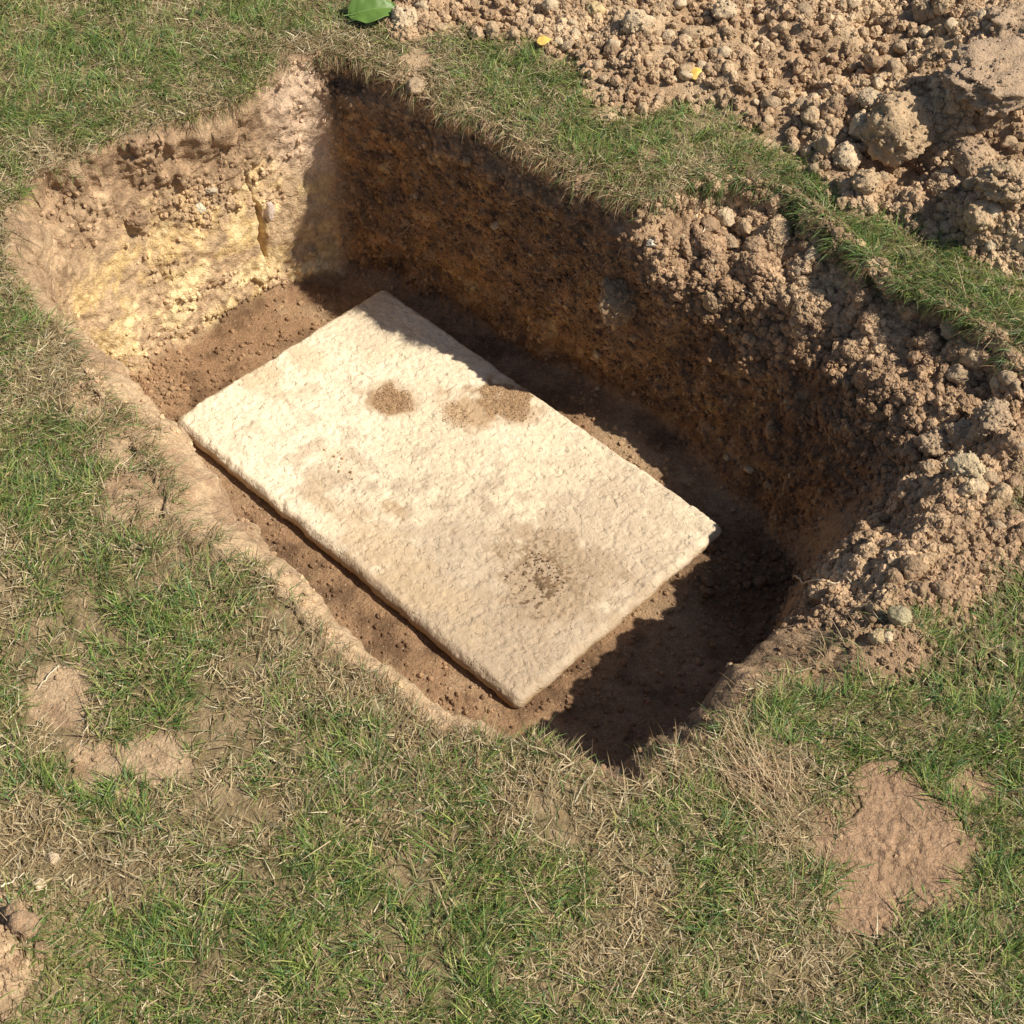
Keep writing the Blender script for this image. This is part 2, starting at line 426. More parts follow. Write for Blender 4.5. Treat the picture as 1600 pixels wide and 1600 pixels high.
# floor
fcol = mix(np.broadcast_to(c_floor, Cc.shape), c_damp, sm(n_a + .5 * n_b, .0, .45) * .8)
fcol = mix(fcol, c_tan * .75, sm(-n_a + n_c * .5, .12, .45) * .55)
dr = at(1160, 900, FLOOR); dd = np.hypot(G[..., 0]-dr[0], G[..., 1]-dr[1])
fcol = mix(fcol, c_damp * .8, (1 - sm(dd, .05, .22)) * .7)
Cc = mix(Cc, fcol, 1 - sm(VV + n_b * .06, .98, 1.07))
# lawn soil / thatch
lawn = sm(VV, 3.8, 4.05)
Cc = mix(Cc, mix(np.broadcast_to(np.array([.235, .175, .095]), Cc.shape), np.array([.15, .118, .058]), sm(n_b, -.2, .3)), lawn)
Cc *= (1 + .16 * n_b[..., None])

# ---- where grass grows, where it is dry, where the ground is bare
P2 = flat[:, :2]
hsd = poly_sd(P2, HPOLY).reshape(NV, NU)
gn1 = fbm(flat * [1, 1, 0], .09, 4, 201).reshape(NV, NU); gn2 = fbm(flat * [1, 1, 0], .022, 3, 211).reshape(NV, NU); gn3 = fbm(flat * [1, 1, 0], .30, 3, 221).reshape(NV, NU)
dens = sm(VV + (gn1 * .55 + gn2 * .35) * (1.6 * near_left + .25 * near_right + .5 * far_left) * (VV < 4.5), 3.72, 4.04) * (1 - sm(hsd + gn1 * .05, -.02, .01))
dens *= .45 + .55 * sm(gn2 + gn1 * .8, -.55, .05)
green = .58 + .80 * gn1 + .25 * gn3 + .1 * gn2
def spot(px, py, r, wob=.35):
    c = at(px, py); d = np.hypot(G[..., 0]-c[0], G[..., 1]-c[1]) / r
    return 1 - sm(d + wob * gn1 + .25 * gn2, .75, 1.15)
bare = np.zeros((NV, NU))
for a in [(1408, 1320, .098), (1385, 1240, .055), (1345, 1400, .055), (1530, 1215, .04), (90, 1085, .042), (150, 1200, .040), (240, 1185, .042),
          (200, 1245, .02), (5, 1460, .05), (-10, 1540, .07), (215, 690, .06), (215, 770, .06), (150, 620, .05), (235, 825, .03), (650, 95, .035),
          (985, 155, .045), (1440, 850, .12), (1330, 980, .06), (1400, 1010, .05), (1550, 830, .09), (1290, 1040, .03), (870, 1372, .012), (600, 1050, .02), (1010, 240, .015), (640, 125, .03), (320, 200, .03)]:
    bare = np.maximum(bare, spot(*a))
for a in [(250, 1130, .07, .30), (100, 300, .10, .2), (130, 130, .18, .45), (380, 60, .15, .35), (640, 1400, .07, .35), (720, 1490, .06, .4), (480, 1420, .06, .3), (1520, 1390, .10, .45),
          (1570, 1300, .10, .4), (1320, 1090, .10, .4), (1500, 1050, .14, .4), (90, 740, .10, .3), (150, 960, .10, .3), (870, 1350, .08, .1), (350, 880, .07, .25), (620, 1500, .08, .2), (1010, 210, .10, .4),
          (1150, 205, .09, .4), (1230, 240, .09, .45), (1450, 380, .12, .55), (1550, 440, .12, .5), (900, 170, .10, .4), (960, 240, .10, .45), (860, 210, .06, .3), (760, 110, .09, .3), (1390, 290, .06, .6), (1200, 1560, .10, .1), (340, 1540, .10, .05), (900, 1100, .0001, 0)]:
    green = green + spot(a[0], a[1], a[2]) * a[3]
for a in [(560, 980, .09, .45), (640, 1090, .08, .55), (860, 1260, .09, .4), (120, 265, .10, .5), (240, 240, .08, .4), (1190, 1210, .05, .4), (980, 1430, .08, .2), (60, 1320, .07, .35), (1220, 1450, .07, .2), (450, 1050, .08, .3),
          (480, 85, .05, .4), (870, 255, .03, .2), (1400, 430, .04, .3), (300, 620, .06, .3), (60, 600, .06, .2)]:
    green = green - spot(a[0], a[1], a[2]) * a[3]
rimd = VV - 4
green += .35 * per(6.5, 12.5) * (VV > 4) * (VV < 4.4)
green -= .35 * np.exp(-np.maximum(rimd, 0) / .035) * (1 - .5 * per(6.5, 12))
dens *= (1 - bare)
bareC = mix(np.broadcast_to(c_tan * .85, Cc.shape), c_top * 1.0, sm(n_b + (G[..., 0] > .2) * .7, -.1, .4))
Cc = mix(Cc, bareC, lawn * np.clip(bare + (dens < .1) * .3, 0, 1))
onheap = sm(hsd, -.03, .02)
Cc = mix(Cc, c_tan, onheap * lawn)
outside = VV > 4.0
# faces of the sweep
idx = np.arange(NV * NU).reshape(NV, NU)
a = idx[:-1, :]; b = np.roll(idx, -1, 1)[:-1, :]; c = np.roll(idx, -1, 1)[1:, :]; d = idx[1:, :]
Q = np.stack([a, b, c, d], -1).reshape(-1, 4)
if sgn < 0: Q = Q[:, ::-1]
# close the middle of the pit floor
cid = NV * NU
Vall = np.concatenate([flat, CEN[None]])
cap = np.stack([np.full(NU, cid), np.roll(idx[0], -1), idx[0]], -1)
if sgn < 0: cap = cap[:, ::-1]
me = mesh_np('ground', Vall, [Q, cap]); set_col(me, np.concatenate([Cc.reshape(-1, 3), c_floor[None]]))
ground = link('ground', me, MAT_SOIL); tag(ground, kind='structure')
print('ground', len(Vall))

# ------------------------------------------------------------------ the spoil heap
hx = np.concatenate([np.arange(-.5, 1.25, .0045), np.linspace(1.26, 2.6, 50)])
hy = np.concatenate([np.arange(1.62, 2.95, .0045), np.linspace(2.97, 4.0, 45)])
XX, YY = np.meshgrid(hx, hy); HP = np.c_[XX.ravel(), YY.ravel()]
def heap_h(P, fine=True):
    sdv = poly_sd(P, HPOLY); P3 = np.c_[P, np.zeros(len(P))]
    nz = fbm(P3, .09, 3, 301)
    s = sdv + nz * .03
    prof = .16 * (1 - np.exp(-np.maximum(s, 0) / .30)) * (1 - sm(s, .9, 1.6))
    # steeper, taller towards the right
    rt = sm(P[:, 0], .45, 1.0)
    h = prof * (.55 + .45 * rt)
    h += sm(s, 0, .08) * (fbm(P3, .13, 3, 311) * .045 + fbm(P3, .045, 4, 321) * .018)
    # two big slabs of dug earth with a hollow between them, in the right-hand corner
    for (px, py, z, rx, ry, hh) in [(1580, 150, .12, .14, .07, .04), (1590, 330, .06, .10, .07, .06), (1480, 235, .05, .10, .05, -.045), (1390, 250, .05, .06, .06, .0)]:
        c = at(px, py, z); d = ((P[:, 0]-c[0]) / rx)**2 + ((P[:, 1]-c[1]) / ry)**2
        h += hh * np.exp(-d**1.5) * sm(s, 0, .05)
    h = np.where(sdv < -.03, -.03, h * sm(s, -.01, .05) + .004 - .034 * (1 - sm(s, -.03, .012)))
    if fine:
        rgh = sm(s, 0, .04)
        w1 = worley(P3 + nz[:, None] * .01, .022, 331)[0]; w2 = worley(P3, .010, 341)[0]
        h += rgh * ((.6 - w1) * .006 * sm(fbm(P3, .15, 2, 345), -.3, .2) + (.6 - w2) * .004)
    return h, s
hz, hs = heap_h(HP); hz = hz + lawn_h(HP)
HV = np.c_[HP, hz]
hi = np.arange(len(HP)).reshape(len(hy), len(hx))
HQ = np.stack([hi[:-1, :-1], hi[:-1, 1:], hi[1:, 1:], hi[1:, :-1]], -1).reshape(-1, 4)
keep = (hs[HQ] > -.028).any(1)
HQ = HQ[keep]
used = np.zeros(len(HV), bool); used[HQ] = True; rem = np.cumsum(used) - 1
HQ = rem[HQ]; HVu = HV[used]
hn_a = fbm(HVu, .10, 4, 351); hn_b = fbm(HVu, .025, 3, 361)
HC = mix(mix(np.broadcast_to(np.array([.37, .25, .148]), (len(HVu), 3)), np.array([.50, .36, .22]), sm(hn_a, -.25, .35)), np.array([.28, .18, .10]), sm(hn_b - .4 * hn_a, .1, .5) * .6)
me = mesh_np('spoil_heap', HVu, HQ); set_col(me, HC)
heap = link('spoil_heap', me, MAT_SOIL)
tag(heap, 'loose heap of tan dug earth behind the strip of turf', 'soil heap', kind='stuff')
print('heap', len(HVu))

# trees for placing things on the surfaces
bvh_g = BVHTree.FromPolygons([tuple(v) for v in Vall], [tuple(q) for q in Q.tolist()])
bvh_h = BVHTree.FromPolygons([tuple(v) for v in HVu], [tuple(q) for q in HQ.tolist()])
CAMP = Vector((0, 0, CAM_Z))
def hit(px, py, trees=(bvh_g, bvh_h)):
    best = None
    for t in trees:
        r = t.ray_cast(CAMP, ray(px, py))
        if r[0] is not None and (best is None or r[3] < best[2]): best = (r[0], r[1] if r[1].z > -.2 else -r[1], r[3])
    return best
def drop(x, y, z0=1.0):
    best = None
    for t in (bvh_g, bvh_h):
        r = t.ray_cast(Vector((x, y, z0)), Vector((0, 0, -1)))
        if r[0] is not None and (best is None or r[0].z > best.z): best = r[0]
    return best

# ------------------------------------------------------------------ the riven stone slab
ZS = -0.450
A_, B_, C_, D_ = (at(*p, ZS) for p in [(600, 446), (272, 652), (810, 1098), (1132, 820)])
sc = (A_ + B_ + C_ + D_) / 4
ux = ((D_ - A_) + (C_ - B_)); LX = np.linalg.norm(ux) / 2; ux /= np.linalg.norm(ux)
uy = ((A_ - B_) + (D_ - C_)); LY = np.linalg.norm(uy) / 2; uy -= ux * (uy @ ux); uy /= np.linalg.norm(uy)
NX, NY = 460, 278
# profile round the edge: top sheet, rounded arris, side, undercut, bottom
gx = np.linspace(-.5, .5, NX) * LX; gy = np.linspace(-.5, .5, NY) * LY
gX, gY = np.meshgrid(gx, gy)
TP = np.c_[gX.ravel(), gY.ravel(), np.zeros(gX.size)]
def slab_relief(P):
    w, wi = worley(P * [1, 1.3, 1] + (fbm(P, .05, 3, 401) * .012)[:, None], .021, 411)
    w2, wi2 = worley(P + (fbm(P, .02, 2, 403) * .006)[:, None], .0095, 421)
    return (wi - .5) * .0013 + (wi2 - .5) * .0010 + fbm(P, .15, 3, 431) * .004 + fbm(P, .010, 3, 441) * .0008 - sm(fbm(P, .012, 2, 445), .30, .5) * .0016
rel = slab_relief(TP)
ex = LX/2 - np.abs(TP[:, 0]); ey = LY/2 - np.abs(TP[:, 1]); ed = np.minimum(ex, ey)
en = fbm(TP, .03, 4, 451)
TP[:, 2] = rel - .006 * (1 - np.clip(ed / .010, 0, 1))**2 - sm(-ed + .010 + en * .010, 0, .012) * .003
# chipped outline: the edge wanders by a few millimetres
wobx = fbm(np.c_[TP[:, 1], TP[:, 0]*0 + np.sign(TP[:, 0]), TP[:, 0]*0], .05, 4, 461) * .0035
woby = fbm(np.c_[TP[:, 0], TP[:, 0]*0 + np.sign(TP[:, 1]) * 3, TP[:, 0]*0], .05, 4, 471) * .0035
fx = sm(np.abs(TP[:, 0]), LX/2 - .05, LX/2); fy = sm(np.abs(TP[:, 1]), LY/2 - .05, LY/2)
TP[:, 0] += np.sign(TP[:, 0]) * wobx * fx; TP[:, 1] += np.sign(TP[:, 1]) * woby * fy
# clip the corners a little
cx = np.abs(TP[:, 0]) - (LX/2 - .018); cy = np.abs(TP[:, 1]) - (LY/2 - .018)
mC = (cx > 0) & (cy > 0); rr = np.hypot(cx, cy); k = np.where(mC & (rr > 1e-6), np.maximum(cx, cy) / np.maximum(rr, 1e-6), 1)
TP[:, 0] -= np.where(mC, np.sign(TP[:, 0]) * cx * (1 - k), 0); TP[:, 1] -= np.where(mC, np.sign(TP[:, 1]) * cy * (1 - k), 0)
ti = np.arange(NX * NY).reshape(NY, NX)
TQ = np.stack([ti[:-1, :-1], ti[:-1, 1:], ti[1:, 1:], ti[1:, :-1]], -1).reshape(-1, 4)
ring = np.concatenate([ti[0, :-1], ti[:-1, -1], ti[-1, :0:-1], ti[:0:-1, 0]])
base = TP[ring]; cenr = base[:, :2] * 0
outn = np.zeros((len(ring), 2)); nx_ = np.roll(base[:, :2], -3, 0) - np.roll(base[:, :2], 3, 0)
outn = np.c_[nx_[:, 1], -nx_[:, 0]]; outn /= np.linalg.norm(outn, axis=1)[:, None]
sv = [TP]; sq = [TQ]; prev = ring; off = len(TP)
for (dz, dn, am) in [(-.003, .0015, .001), (-.008, .0025, .002), (-.014, .002, .003), (-.020, -.001, .003), (-.025, -.006, .002), (-.029, -.016, .001), (-.034, -.028, .001), (-.040, -.034, .0005)]:
    P = base.copy(); P[:, 2] = np.minimum(base[:, 2], -.004) + dz
    nn = fbm(np.c_[base[:, :2], np.full(len(ring), dz)], .018, 3, 481)
    P[:, :2] += outn * (dn + nn * am)[:, None]
    ids = np.arange(len(ring)) + off; off += len(ring)
    sq.append(np.stack([prev, ids, np.roll(ids, -1), np.roll(prev, -1)], -1)); sv.append(P); prev = ids
SV = np.concatenate(sv)
cidx = len(SV); SV = np.concatenate([SV, [[0, 0, -.045]]])
sbot = np.stack([prev, np.full(len(prev), cidx), np.roll(prev, -1)], -1)
# stone colour, tan-grey towards its near corner, with the earth stains on it
def slab_xy(px, py):
    p = at(px, py, ZS) - sc; return np.array([p @ ux, p @ uy])
s1 = fbm(SV, .16, 4, 501); s2 = fbm(SV, .03, 4, 511); s3 = fbm(SV, .006, 2, 521)
SC = mix(np.broadcast_to(np.array([.70, .595, .43]), SV.shape), np.array([.62, .505, .35]), sm(s1 + .3 * s2, -.1, .5))
SC = SC * (1 + .08 * s2 + .08 * s3)[:, None]
def stain_and_tone(px, py, rx, ry, colr, amt, thr=0.0):
    c = slab_xy(px, py); d = np.hypot((SV[:, 0]-c[0]) / rx, (SV[:, 1]-c[1]) / ry)
    t = (1 - sm(d + .45 * s1 + .55 * s2, .5, 1.15)) * amt
    if thr: t = t * sm(s2 * .7 + .7 * s3, thr, thr + .14)
    return mix(SC, np.array(colr), np.clip(t, 0, 1))
SC = stain_and_tone(820, 1010, .55, .34, (.44, .345, .24), .9)  # broad tan-grey darkening over the near half of the slab
SC = stain_and_tone(760, 1060, .36, .16, (.36, .27, .18), .6)  # browner again towards the near corner
SC = stain_and_tone(960, 850, .28, .22, (.44, .34, .235), .6)  # darker tan-grey towards the right-hand end
SC = stain_and_tone(880, 900, .16, .12, (.38, .28, .18), .55)
SC = stain_and_tone(600, 860, .20, .06, (.50, .37, .225), .6)
SC = stain_and_tone(530, 720, .06, .04, (.46, .32, .18), .45, .05)
SC = stain_and_tone(610, 795, .045, .022, (.42, .28, .15), .6)
SC = stain_and_tone(390, 570, .10, .04, (.50, .37, .22), .6)
SC = stain_and_tone(480, 560, .05, .03, (.55, .40, .24), .5)
SC = stain_and_tone(622, 628, .056, .052, (.34, .215, .115), .95)
SC = stain_and_tone(725, 645, .092, .050, (.40, .265, .145), .85)
SC = stain_and_tone(800, 630, .088, .062, (.35, .225, .12), .95)
SC = stain_and_tone(860, 885, .16, .10, (.36, .26, .165), .7)
SC = stain_and_tone(850, 885, .13, .075, (.22, .145, .08), 1.0, .08)
SC = stain_and_tone(830, 918, .07, .045, (.13, .085, .045), 1.0, .06)
SC = stain_and_tone(870, 850, .06, .04, (.20, .13, .07), .9, .12)
side = sm(-SV[:, 2], .008, .022)
SC = mix(SC, np.array([.36, .22, .10]), side * sm(s1 + s2, -.4, .3) * .8)
me = mesh_np('stone_slab', SV, sq + [sbot]); set_col(me, SC)
slab = link('stone_slab', me, MAT_SLAB)
Ms = Matrix(((ux[0], uy[0], 0, sc[0]), (ux[1], uy[1], 0, sc[1]), (0, 0, 1, ZS), (0, 0, 0, 1)))
slab.matrix_world = Ms
tag(slab, 'large pale cream riven stone slab lying flat on the pit floor', 'stone slab')
exec_after = []

# ------------------------------------------------------------------ clods
def ico(sub):
    bm = bmesh.new(); bmesh.ops.create_icosphere(bm, subdivisions=sub, radius=1)
    V = np.array([v.co[:] for v in bm.verts]); F = np.array([[v.index for v in f.verts] for f in bm.faces]); bm.free()
    return V, F
ICO3, ICO2, ICO1 = ico(5), ico(4), ico(1)
def clod_mesh(name, seed, col, src=ICO2, rough=1.0, angular=.5):
    V, F = src; D = V / np.linalg.norm(V, axis=1)[:, None]
    rg = np.random.default_rng(seed)
    n = rg.normal(size=(16, 3)); n /= np.linalg.norm(n, axis=1)[:, None]
    h = rg.uniform(.66, 1.0, 16)
    q = D @ n.T; rad = np.min(np.where(q > .15, h / np.maximum(q, .15), 9), axis=1)   # a broken polyhedral lump
    rad = np.minimum(rad, 1.15); rad = rad * angular * 1.3 + (1 - angular * 1.3) * .9 if angular < .7 else rad
    r = rad + fbm(D + seed * 3.1, .75, 3, seed) * .22 * rough
    w, wi = worley(D + seed * 1.7 + (fbm(D, .3, 2, seed + 2) * .12)[:, None], .42, seed + 5); r += (.5 - w) * .17 * rough
    w2, _ = worley(D + seed, .19, seed + 9); r += (.5 - w2) * .13 * rough
    r += fbm(D + seed, .16, 4, seed + 3, .65) * .16 * (.4 + .6 * rough)
    if len(D) > 2000: r += (.5 - worley(D + seed, .085, seed + 12)[0]) * .06 * rough
    V = D * r[:, None]
    V[:, 2] *= .88
    me = mesh_np(name, V, F)
    n1 = fbm(V + seed, .6, 3, seed + 21)
    set_col(me, np.array(col) * (1 + .25 * n1)[:, None])
    return me

TAN = (.47, .335, .20); BRN = (.33, .22, .132); PALE = (.56, .43, .275); DUST = (.40, .29, .182)
clod_pool = {}
def pool(col, n, tagname, src):
    if tagname not in clod_pool:
        clod_pool[tagname] = [clod_mesh('soil_clod', 600 + 31 * len(clod_pool) + 7 * k, col, src) for k in range(n)]
    return clod_pool[tagname]
def place_clod(name, me, P, nrm, r, sq=(1, 1, 1), sink=.3, rot=None):
    o = link(name, me, MAT_CLOD)
    e = rot if rot is not None else (random.uniform(-.5, .5), random.uniform(-.5, .5), random.uniform(0, 6.28))
    o.rotation_euler = e
    o.scale = (r * sq[0], r * sq[1], r * sq[2])
    o.location = Vector(P) + Vector(nrm) * r * (1 - sink) * sq[2] * .85
    return o
PXM = 1 / 1180.0     # roughly one photograph pixel in metres at the pit
seedc = 1000
def hero(px, py, dpx, label, col=TAN, sq=(1, 1, 1), name='soil_clod', sink=.35, cat='soil clod', rough=1.0, rot=None, ang=.55, mat=None, src=ICO2):
    global seedc; seedc += 13
    h = hit(px, py)
    if h is None: print('miss', label); return
    r = dpx * .5 * h[2] / FPX * 1.05
    me = clod_mesh(name, seedc, col, src, rough, ang)
    if mat: me.materials.append(mat)
    o = place_clod(name, me, h[0], Vector((0, 0, 1)) * .6 + h[1] * .4, r, sq, sink, rot)
    tag(o, label, cat)
    if r > .022:
        W = np.array([v.co[:] for v in me.vertices]); mt = np.array(Matrix.LocRotScale(o.location, o.rotation_euler.to_quaternion(), o.scale))
        W = W @ mt[:3, :3].T + mt[:3, 3]; BIG.append((W, np.array(o.location), np.array(col), r))
    return o
BIG = []

hero(972, 478, 84, 'crumbly lump jutting from the long wall below the turf lip', (.36, .245, .14), (1, .8, 1.1), sink=.55, src=ICO3)
hero(1110, 470, 50, 'crumbly lump on the wall just under the ledge', (.38, .265, .155), (1, .7, 1), sink=.7)
hero(1385, 1000, 20, 'pale crumb where the near right bank meets the grass', PALE)
hero(1388, 222, 100, 'largest tan clod, knobbly, at the front of the spoil heap', TAN, (1, .95, 1), src=ICO3)
hero(1345, 205, 46, 'cracked clod against the left side of the largest clod', PALE)
hero(1392, 180, 50, 'upright lump of earth on top of the largest clod', TAN, (.9, .8, 1.2))
hero(1358, 163, 36, 'smooth pale clod just behind the largest clod', PALE, rough=.6)
hero(992, 50, 44, 'pale squarish clod on the spoil heap above the yellow petals', PALE)
hero(958, 85, 24, 'rounded clod beside the tuft at the heap edge above the petals', BRN, rough=.6)
hero(1130, 25, 34, 'pale angular clod below the small green leaf at the top', PALE)
hero(1440, 28, 36, 'upright clod throwing a shadow near the top right of the heap', DUST, (.75, .8, 1.15))
hero(1475, 14, 32, 'round clod at the top edge, right of the upright clod', TAN, rough=.7)
hero(1300, 182, 36, 'dark tan clod in the hollow left of the largest clod', BRN)
hero(1268, 190, 30, 'clod at the upper left of the largest clod, by the turf', TAN)
hero(1365, 105, 30, 'brownish clod in the middle of the right-hand heap', BRN)
hero(1395, 112, 26, 'clod touching the brownish clod in the middle of the heap', DUST)
hero(1223, 48, 22, 'small round clod in the upper middle of the heap', TAN, rough=.6)
hero(930, 22, 28, 'yellowish clod at the top of the heap, left of the squarish clod', (.56, .42, .22))
hero(1085, 62, 44, 'broad low clod in the upper middle of the heap', TAN, (1.2, 1, .7))
hero(1290, 235, 34, 'upright crumb of earth standing in the turf edge below the heap', TAN, (.8, .8, 1.2))
hero(1318, 255, 44, 'knobbly clod below left of the largest clod', PALE)
hero(1350, 295, 42, 'clod resting on the turf strip below the largest clod', TAN)
hero(1272, 268, 22, 'small clod embedded in the turf strip', DUST)
hero(1545, 135, 150, 'big overhanging slab of dug earth in the right of the heap', (.40, .285, .185), (1.15, .85, .60), sink=.62, rough=1.2, rot=(.05, .05, .4), src=ICO3)
hero(1600, 60, 120, 'second big mass of earth at the right edge behind the slab', (.42, .30, .19), (1, .9, .6), sink=.65, rough=1.2, rot=(0, 0, .2), src=ICO3)
hero(1575, 290, 110, 'big dusty lump at the right edge above the green turf', (.46, .33, .20), (1, .8, .55), sink=.6, rough=1.2, src=ICO3)
hero(1520, 265, 70, 'brown lump under the hollow in the right of the heap', (.40, .28, .175), (1.1, .8, .6))
hero(1535, 345, 46, 'clod at the foot of the big dusty lump', TAN)
hero(1205, 380, 56, 'largest clod on the slumped ledge inside the pit edge', TAN, (1, .9, .95), src=ICO3)
hero(1180, 392, 34, 'split piece leaning on the largest ledge clod', BRN)
hero(1133, 346, 34, 'smooth pale clod at the left end of the ledge', PALE, rough=.6)
hero(1106, 358, 30, 'brown clod beside the smooth one on the ledge', BRN)
hero(1082, 340, 18, 'small round pebble-like clod at the left tip of the ledge', PALE, rough=.4)
hero(1140, 385, 30, 'low dark clod in the middle of the ledge', DUST)
hero(1165, 362, 30, 'tan clod behind the largest ledge clod', TAN)
hero(1272, 405, 30, 'tilted clod at the right end of the ledge', PALE, (.8, .8, 1.1))
hero(1258, 390, 20, 'small brown clod by the tilted ledge clod', BRN, rough=.6)
hero(1155, 330, 16, 'flat pale chip on the shaded back of the ledge', PALE, (1.2, .8, .5))
hero(1492, 518, 42, 'smooth round pale boulder-like clod below the right turf edge', (.56, .43, .26), rough=.5, ang=.2)
hero(1462, 498, 26, 'crumbly clod left of the round boulder-like clod', DUST)
hero(1407, 524, 30, 'flat dusty stone on the upper right bank', DUST, (1.2, .8, .6), name='soil_clod')
hero(1522, 562, 36, 'angular clod below the round boulder-like clod', TAN)
hero(1495, 592, 36, 'crumbly clod in the middle of the right bank', DUST)
hero(1563, 602, 24, 'pale clod at the right of the right bank', PALE)
hero(1548, 672, 72, 'largest brown clod on the right bank at the frame edge', (.41, .30, .19), (.9, .9, 1.05), src=ICO3)
hero(1505, 688, 44, 'round clod left of the largest clod on the right bank', DUST)
hero(1462, 702, 52, 'knobbly clod at the lip of the right bank', DUST, src=ICO3)
hero(1476, 674, 26, 'small clod on top of the knobbly lip clod', DUST)
hero(1508, 738, 54, 'wide pale clod with a flat top on the right bank', (.50, .39, .24), (1.15, .9, .65))
hero(1450, 736, 24, 'little clod at the very lip of the right bank', DUST)
hero(1517, 776, 42, 'smooth rounded clod low on the right bank', (.54, .41, .25), rough=.5)
hero(1562, 782, 32, 'clod at the right edge low on the bank', TAN)
hero(1545, 752, 26, 'small clod between the wide and the edge clods', DUST)
hero(1388, 872, 20, 'small pale stone on the crumbly near right bank', (.60, .50, .38), rough=.4, name='stone', cat='stone')
hero(1420, 893, 38, 'brown clod on the near right bank', BRN)
hero(1395, 905, 28, 'dark clod left of the brown clod on the near bank', BRN)
hero(1438, 930, 36, 'clod against the near right turf', BRN)
hero(1468, 928, 30, 'dark earth lump at the edge of the near right turf', BRN)
hero(1404, 972, 36, 'olive-grey clod in the hollow by the near right turf', (.38, .32, .19), rough=.6)
hero(1370, 1000, 26, 'yellowish crumb at the end of the near right bank', (.48, .36, .2))
hero(38, 1458, 44, 'clod on the earth in the bottom left corner', BRN)
hero(66, 1490, 28, 'smaller clod at the tip of the bottom left earth', BRN)
hero(20, 1435, 32, 'clod at the left frame edge in the bottom left corner', BRN)
hero(60, 1388, 22, 'pale crumb above the bottom left earth', PALE)
hero(84, 1345, 20, 'round pale crumb in the grass near the left edge', PALE, rough=.5)
hero(420, 332, 26, 'smooth pinkish flint set in the lit end wall', (.62, .50, .40), (.75, .6, 1.5), name='flint', cat='flint', rough=.5, sink=.6, rot=(0, .1, 0))
hero(312, 328, 24, 'white flint among crumbs on the lit end wall', (.66, .58, .42), (.7, .6, .9), name='flint', cat='flint', rough=1.0, sink=.7, ang=.7)
hero(330, 298, 22, 'grey flint above the white flint on the end wall', (.46, .38, .27), (1, .6, .6), name='flint', cat='flint', rough=1.0, sink=.7, ang=.7)
hero(215, 345, 34, 'brown clod bulging from the left of the end wall', BRN, sink=.5)
hero(1020, 383, 22, 'white chalk chip at the left lip of the ledge', (.70, .62, .48), (1, .6, .8), name='chalk_chip', cat='chalk', rough=1.1, sink=.6, ang=.7)
hero(630, 40, 42, 'pale lump of earth right of the big green leaf', PALE, (1.2, .9, .7))
hero(770, 55, 26, 'clod at the left end of the heap above the grass', TAN)
hero(745, 60, 26, 'clod half hidden by grass at the left end of the heap', TAN)
hero(645, 142, 30, 'crumbly cluster of earth on the far pit lip', DUST)

def scatter_clods(n, label, group, pts, sizes, cols, name='soil_clod', sink=.35):
    for i in range(n):
        P, nr = pts[i]
        colname = random.choice(list(cols)); me = random.choice(pool(cols[colname], 5, colname, ICO2S))
        r = sizes[i]
        o = place_clod(name, me, P, nr, r, (random.uniform(.8, 1.15), random.uniform(.8, 1.15), random.uniform(.7, 1.0)), sink)
        tag(o, label, 'soil clod', group)
ICO2S = ico(3)
def heap_pts(n):
    out = []
    k = 0
    while len(out) < n and k < n * 30:
        k += 1
        px, py = random.uniform(640, 1600), random.uniform(0, 460)
        h = hit(px, py)
        if h is None: continue
        s = float(poly_sd(np.array([[h[0].x, h[0].y]]), HPOLY)[0])
        if s < .0 or (s > .15 and random.random() < .25): continue
        out.append((h[0], Vector((0, 0, 1)) * .6 + h[1] * .4))
    return out
def bank_pts(n, regs):
    out = []
    while len(out) < n:
        x0, y0, x1, y1 = random.choice(regs)
        h = hit(random.uniform(x0, x1), random.uniform(y0, y1))
        if h is None: continue
        out.append((h[0], Vector((0, 0, 1)) * .6 + h[1] * .4))
    return out
PAL = {'tan': TAN, 'pale': PALE, 'dust': DUST}
hp = heap_pts(165)
scatter_clods(len(hp), 'small tan clod lying loose on the spoil heap', 'loose clods on the spoil heap', hp, [.006 + .012 * random.random()**2 for _ in hp], PAL)
bp_ = bank_pts(60, [(1440, 560, 1600, 840), (1300, 850, 1460, 960), (1480, 640, 1600, 860)])
scatter_clods(60, 'small brown clod lying loose on the right-hand bank', 'loose clods on the right bank', bp_, [.005 + .011 * random.random()**2 for _ in bp_], {'dust': DUST, 'brn': BRN})
bp_ = bank_pts(28, [(1080, 310, 1290, 430), (1120, 320, 1250, 420)])
scatter_clods(28, 'small clod lying loose on the slumped ledge', 'loose clods on the slumped ledge', bp_, [.005 + .009 * random.random()**2 for _ in bp_], PAL)
bp_ = bank_pts(34, [(620, 250, 900, 480), (900, 350, 1150, 620), (1100, 500, 1300, 760)])
scatter_clods(34, 'small stone or clod half buried in the shaded long wall', 'stones in the shaded wall', bp_, [.004 + .010 * random.random()**2 for _ in bp_], {'wallc': (.34, .22, .12), 'wallp': (.44, .33, .20)}, sink=.7)
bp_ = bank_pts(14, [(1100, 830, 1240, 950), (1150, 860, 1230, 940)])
scatter_clods(14, 'dark damp clod in the shaded corner of the pit floor', 'clods in the shaded pit corner', bp_, [.006 + .008 * random.random()**2 for _ in bp_], {'dampc': (.16, .10, .06)})

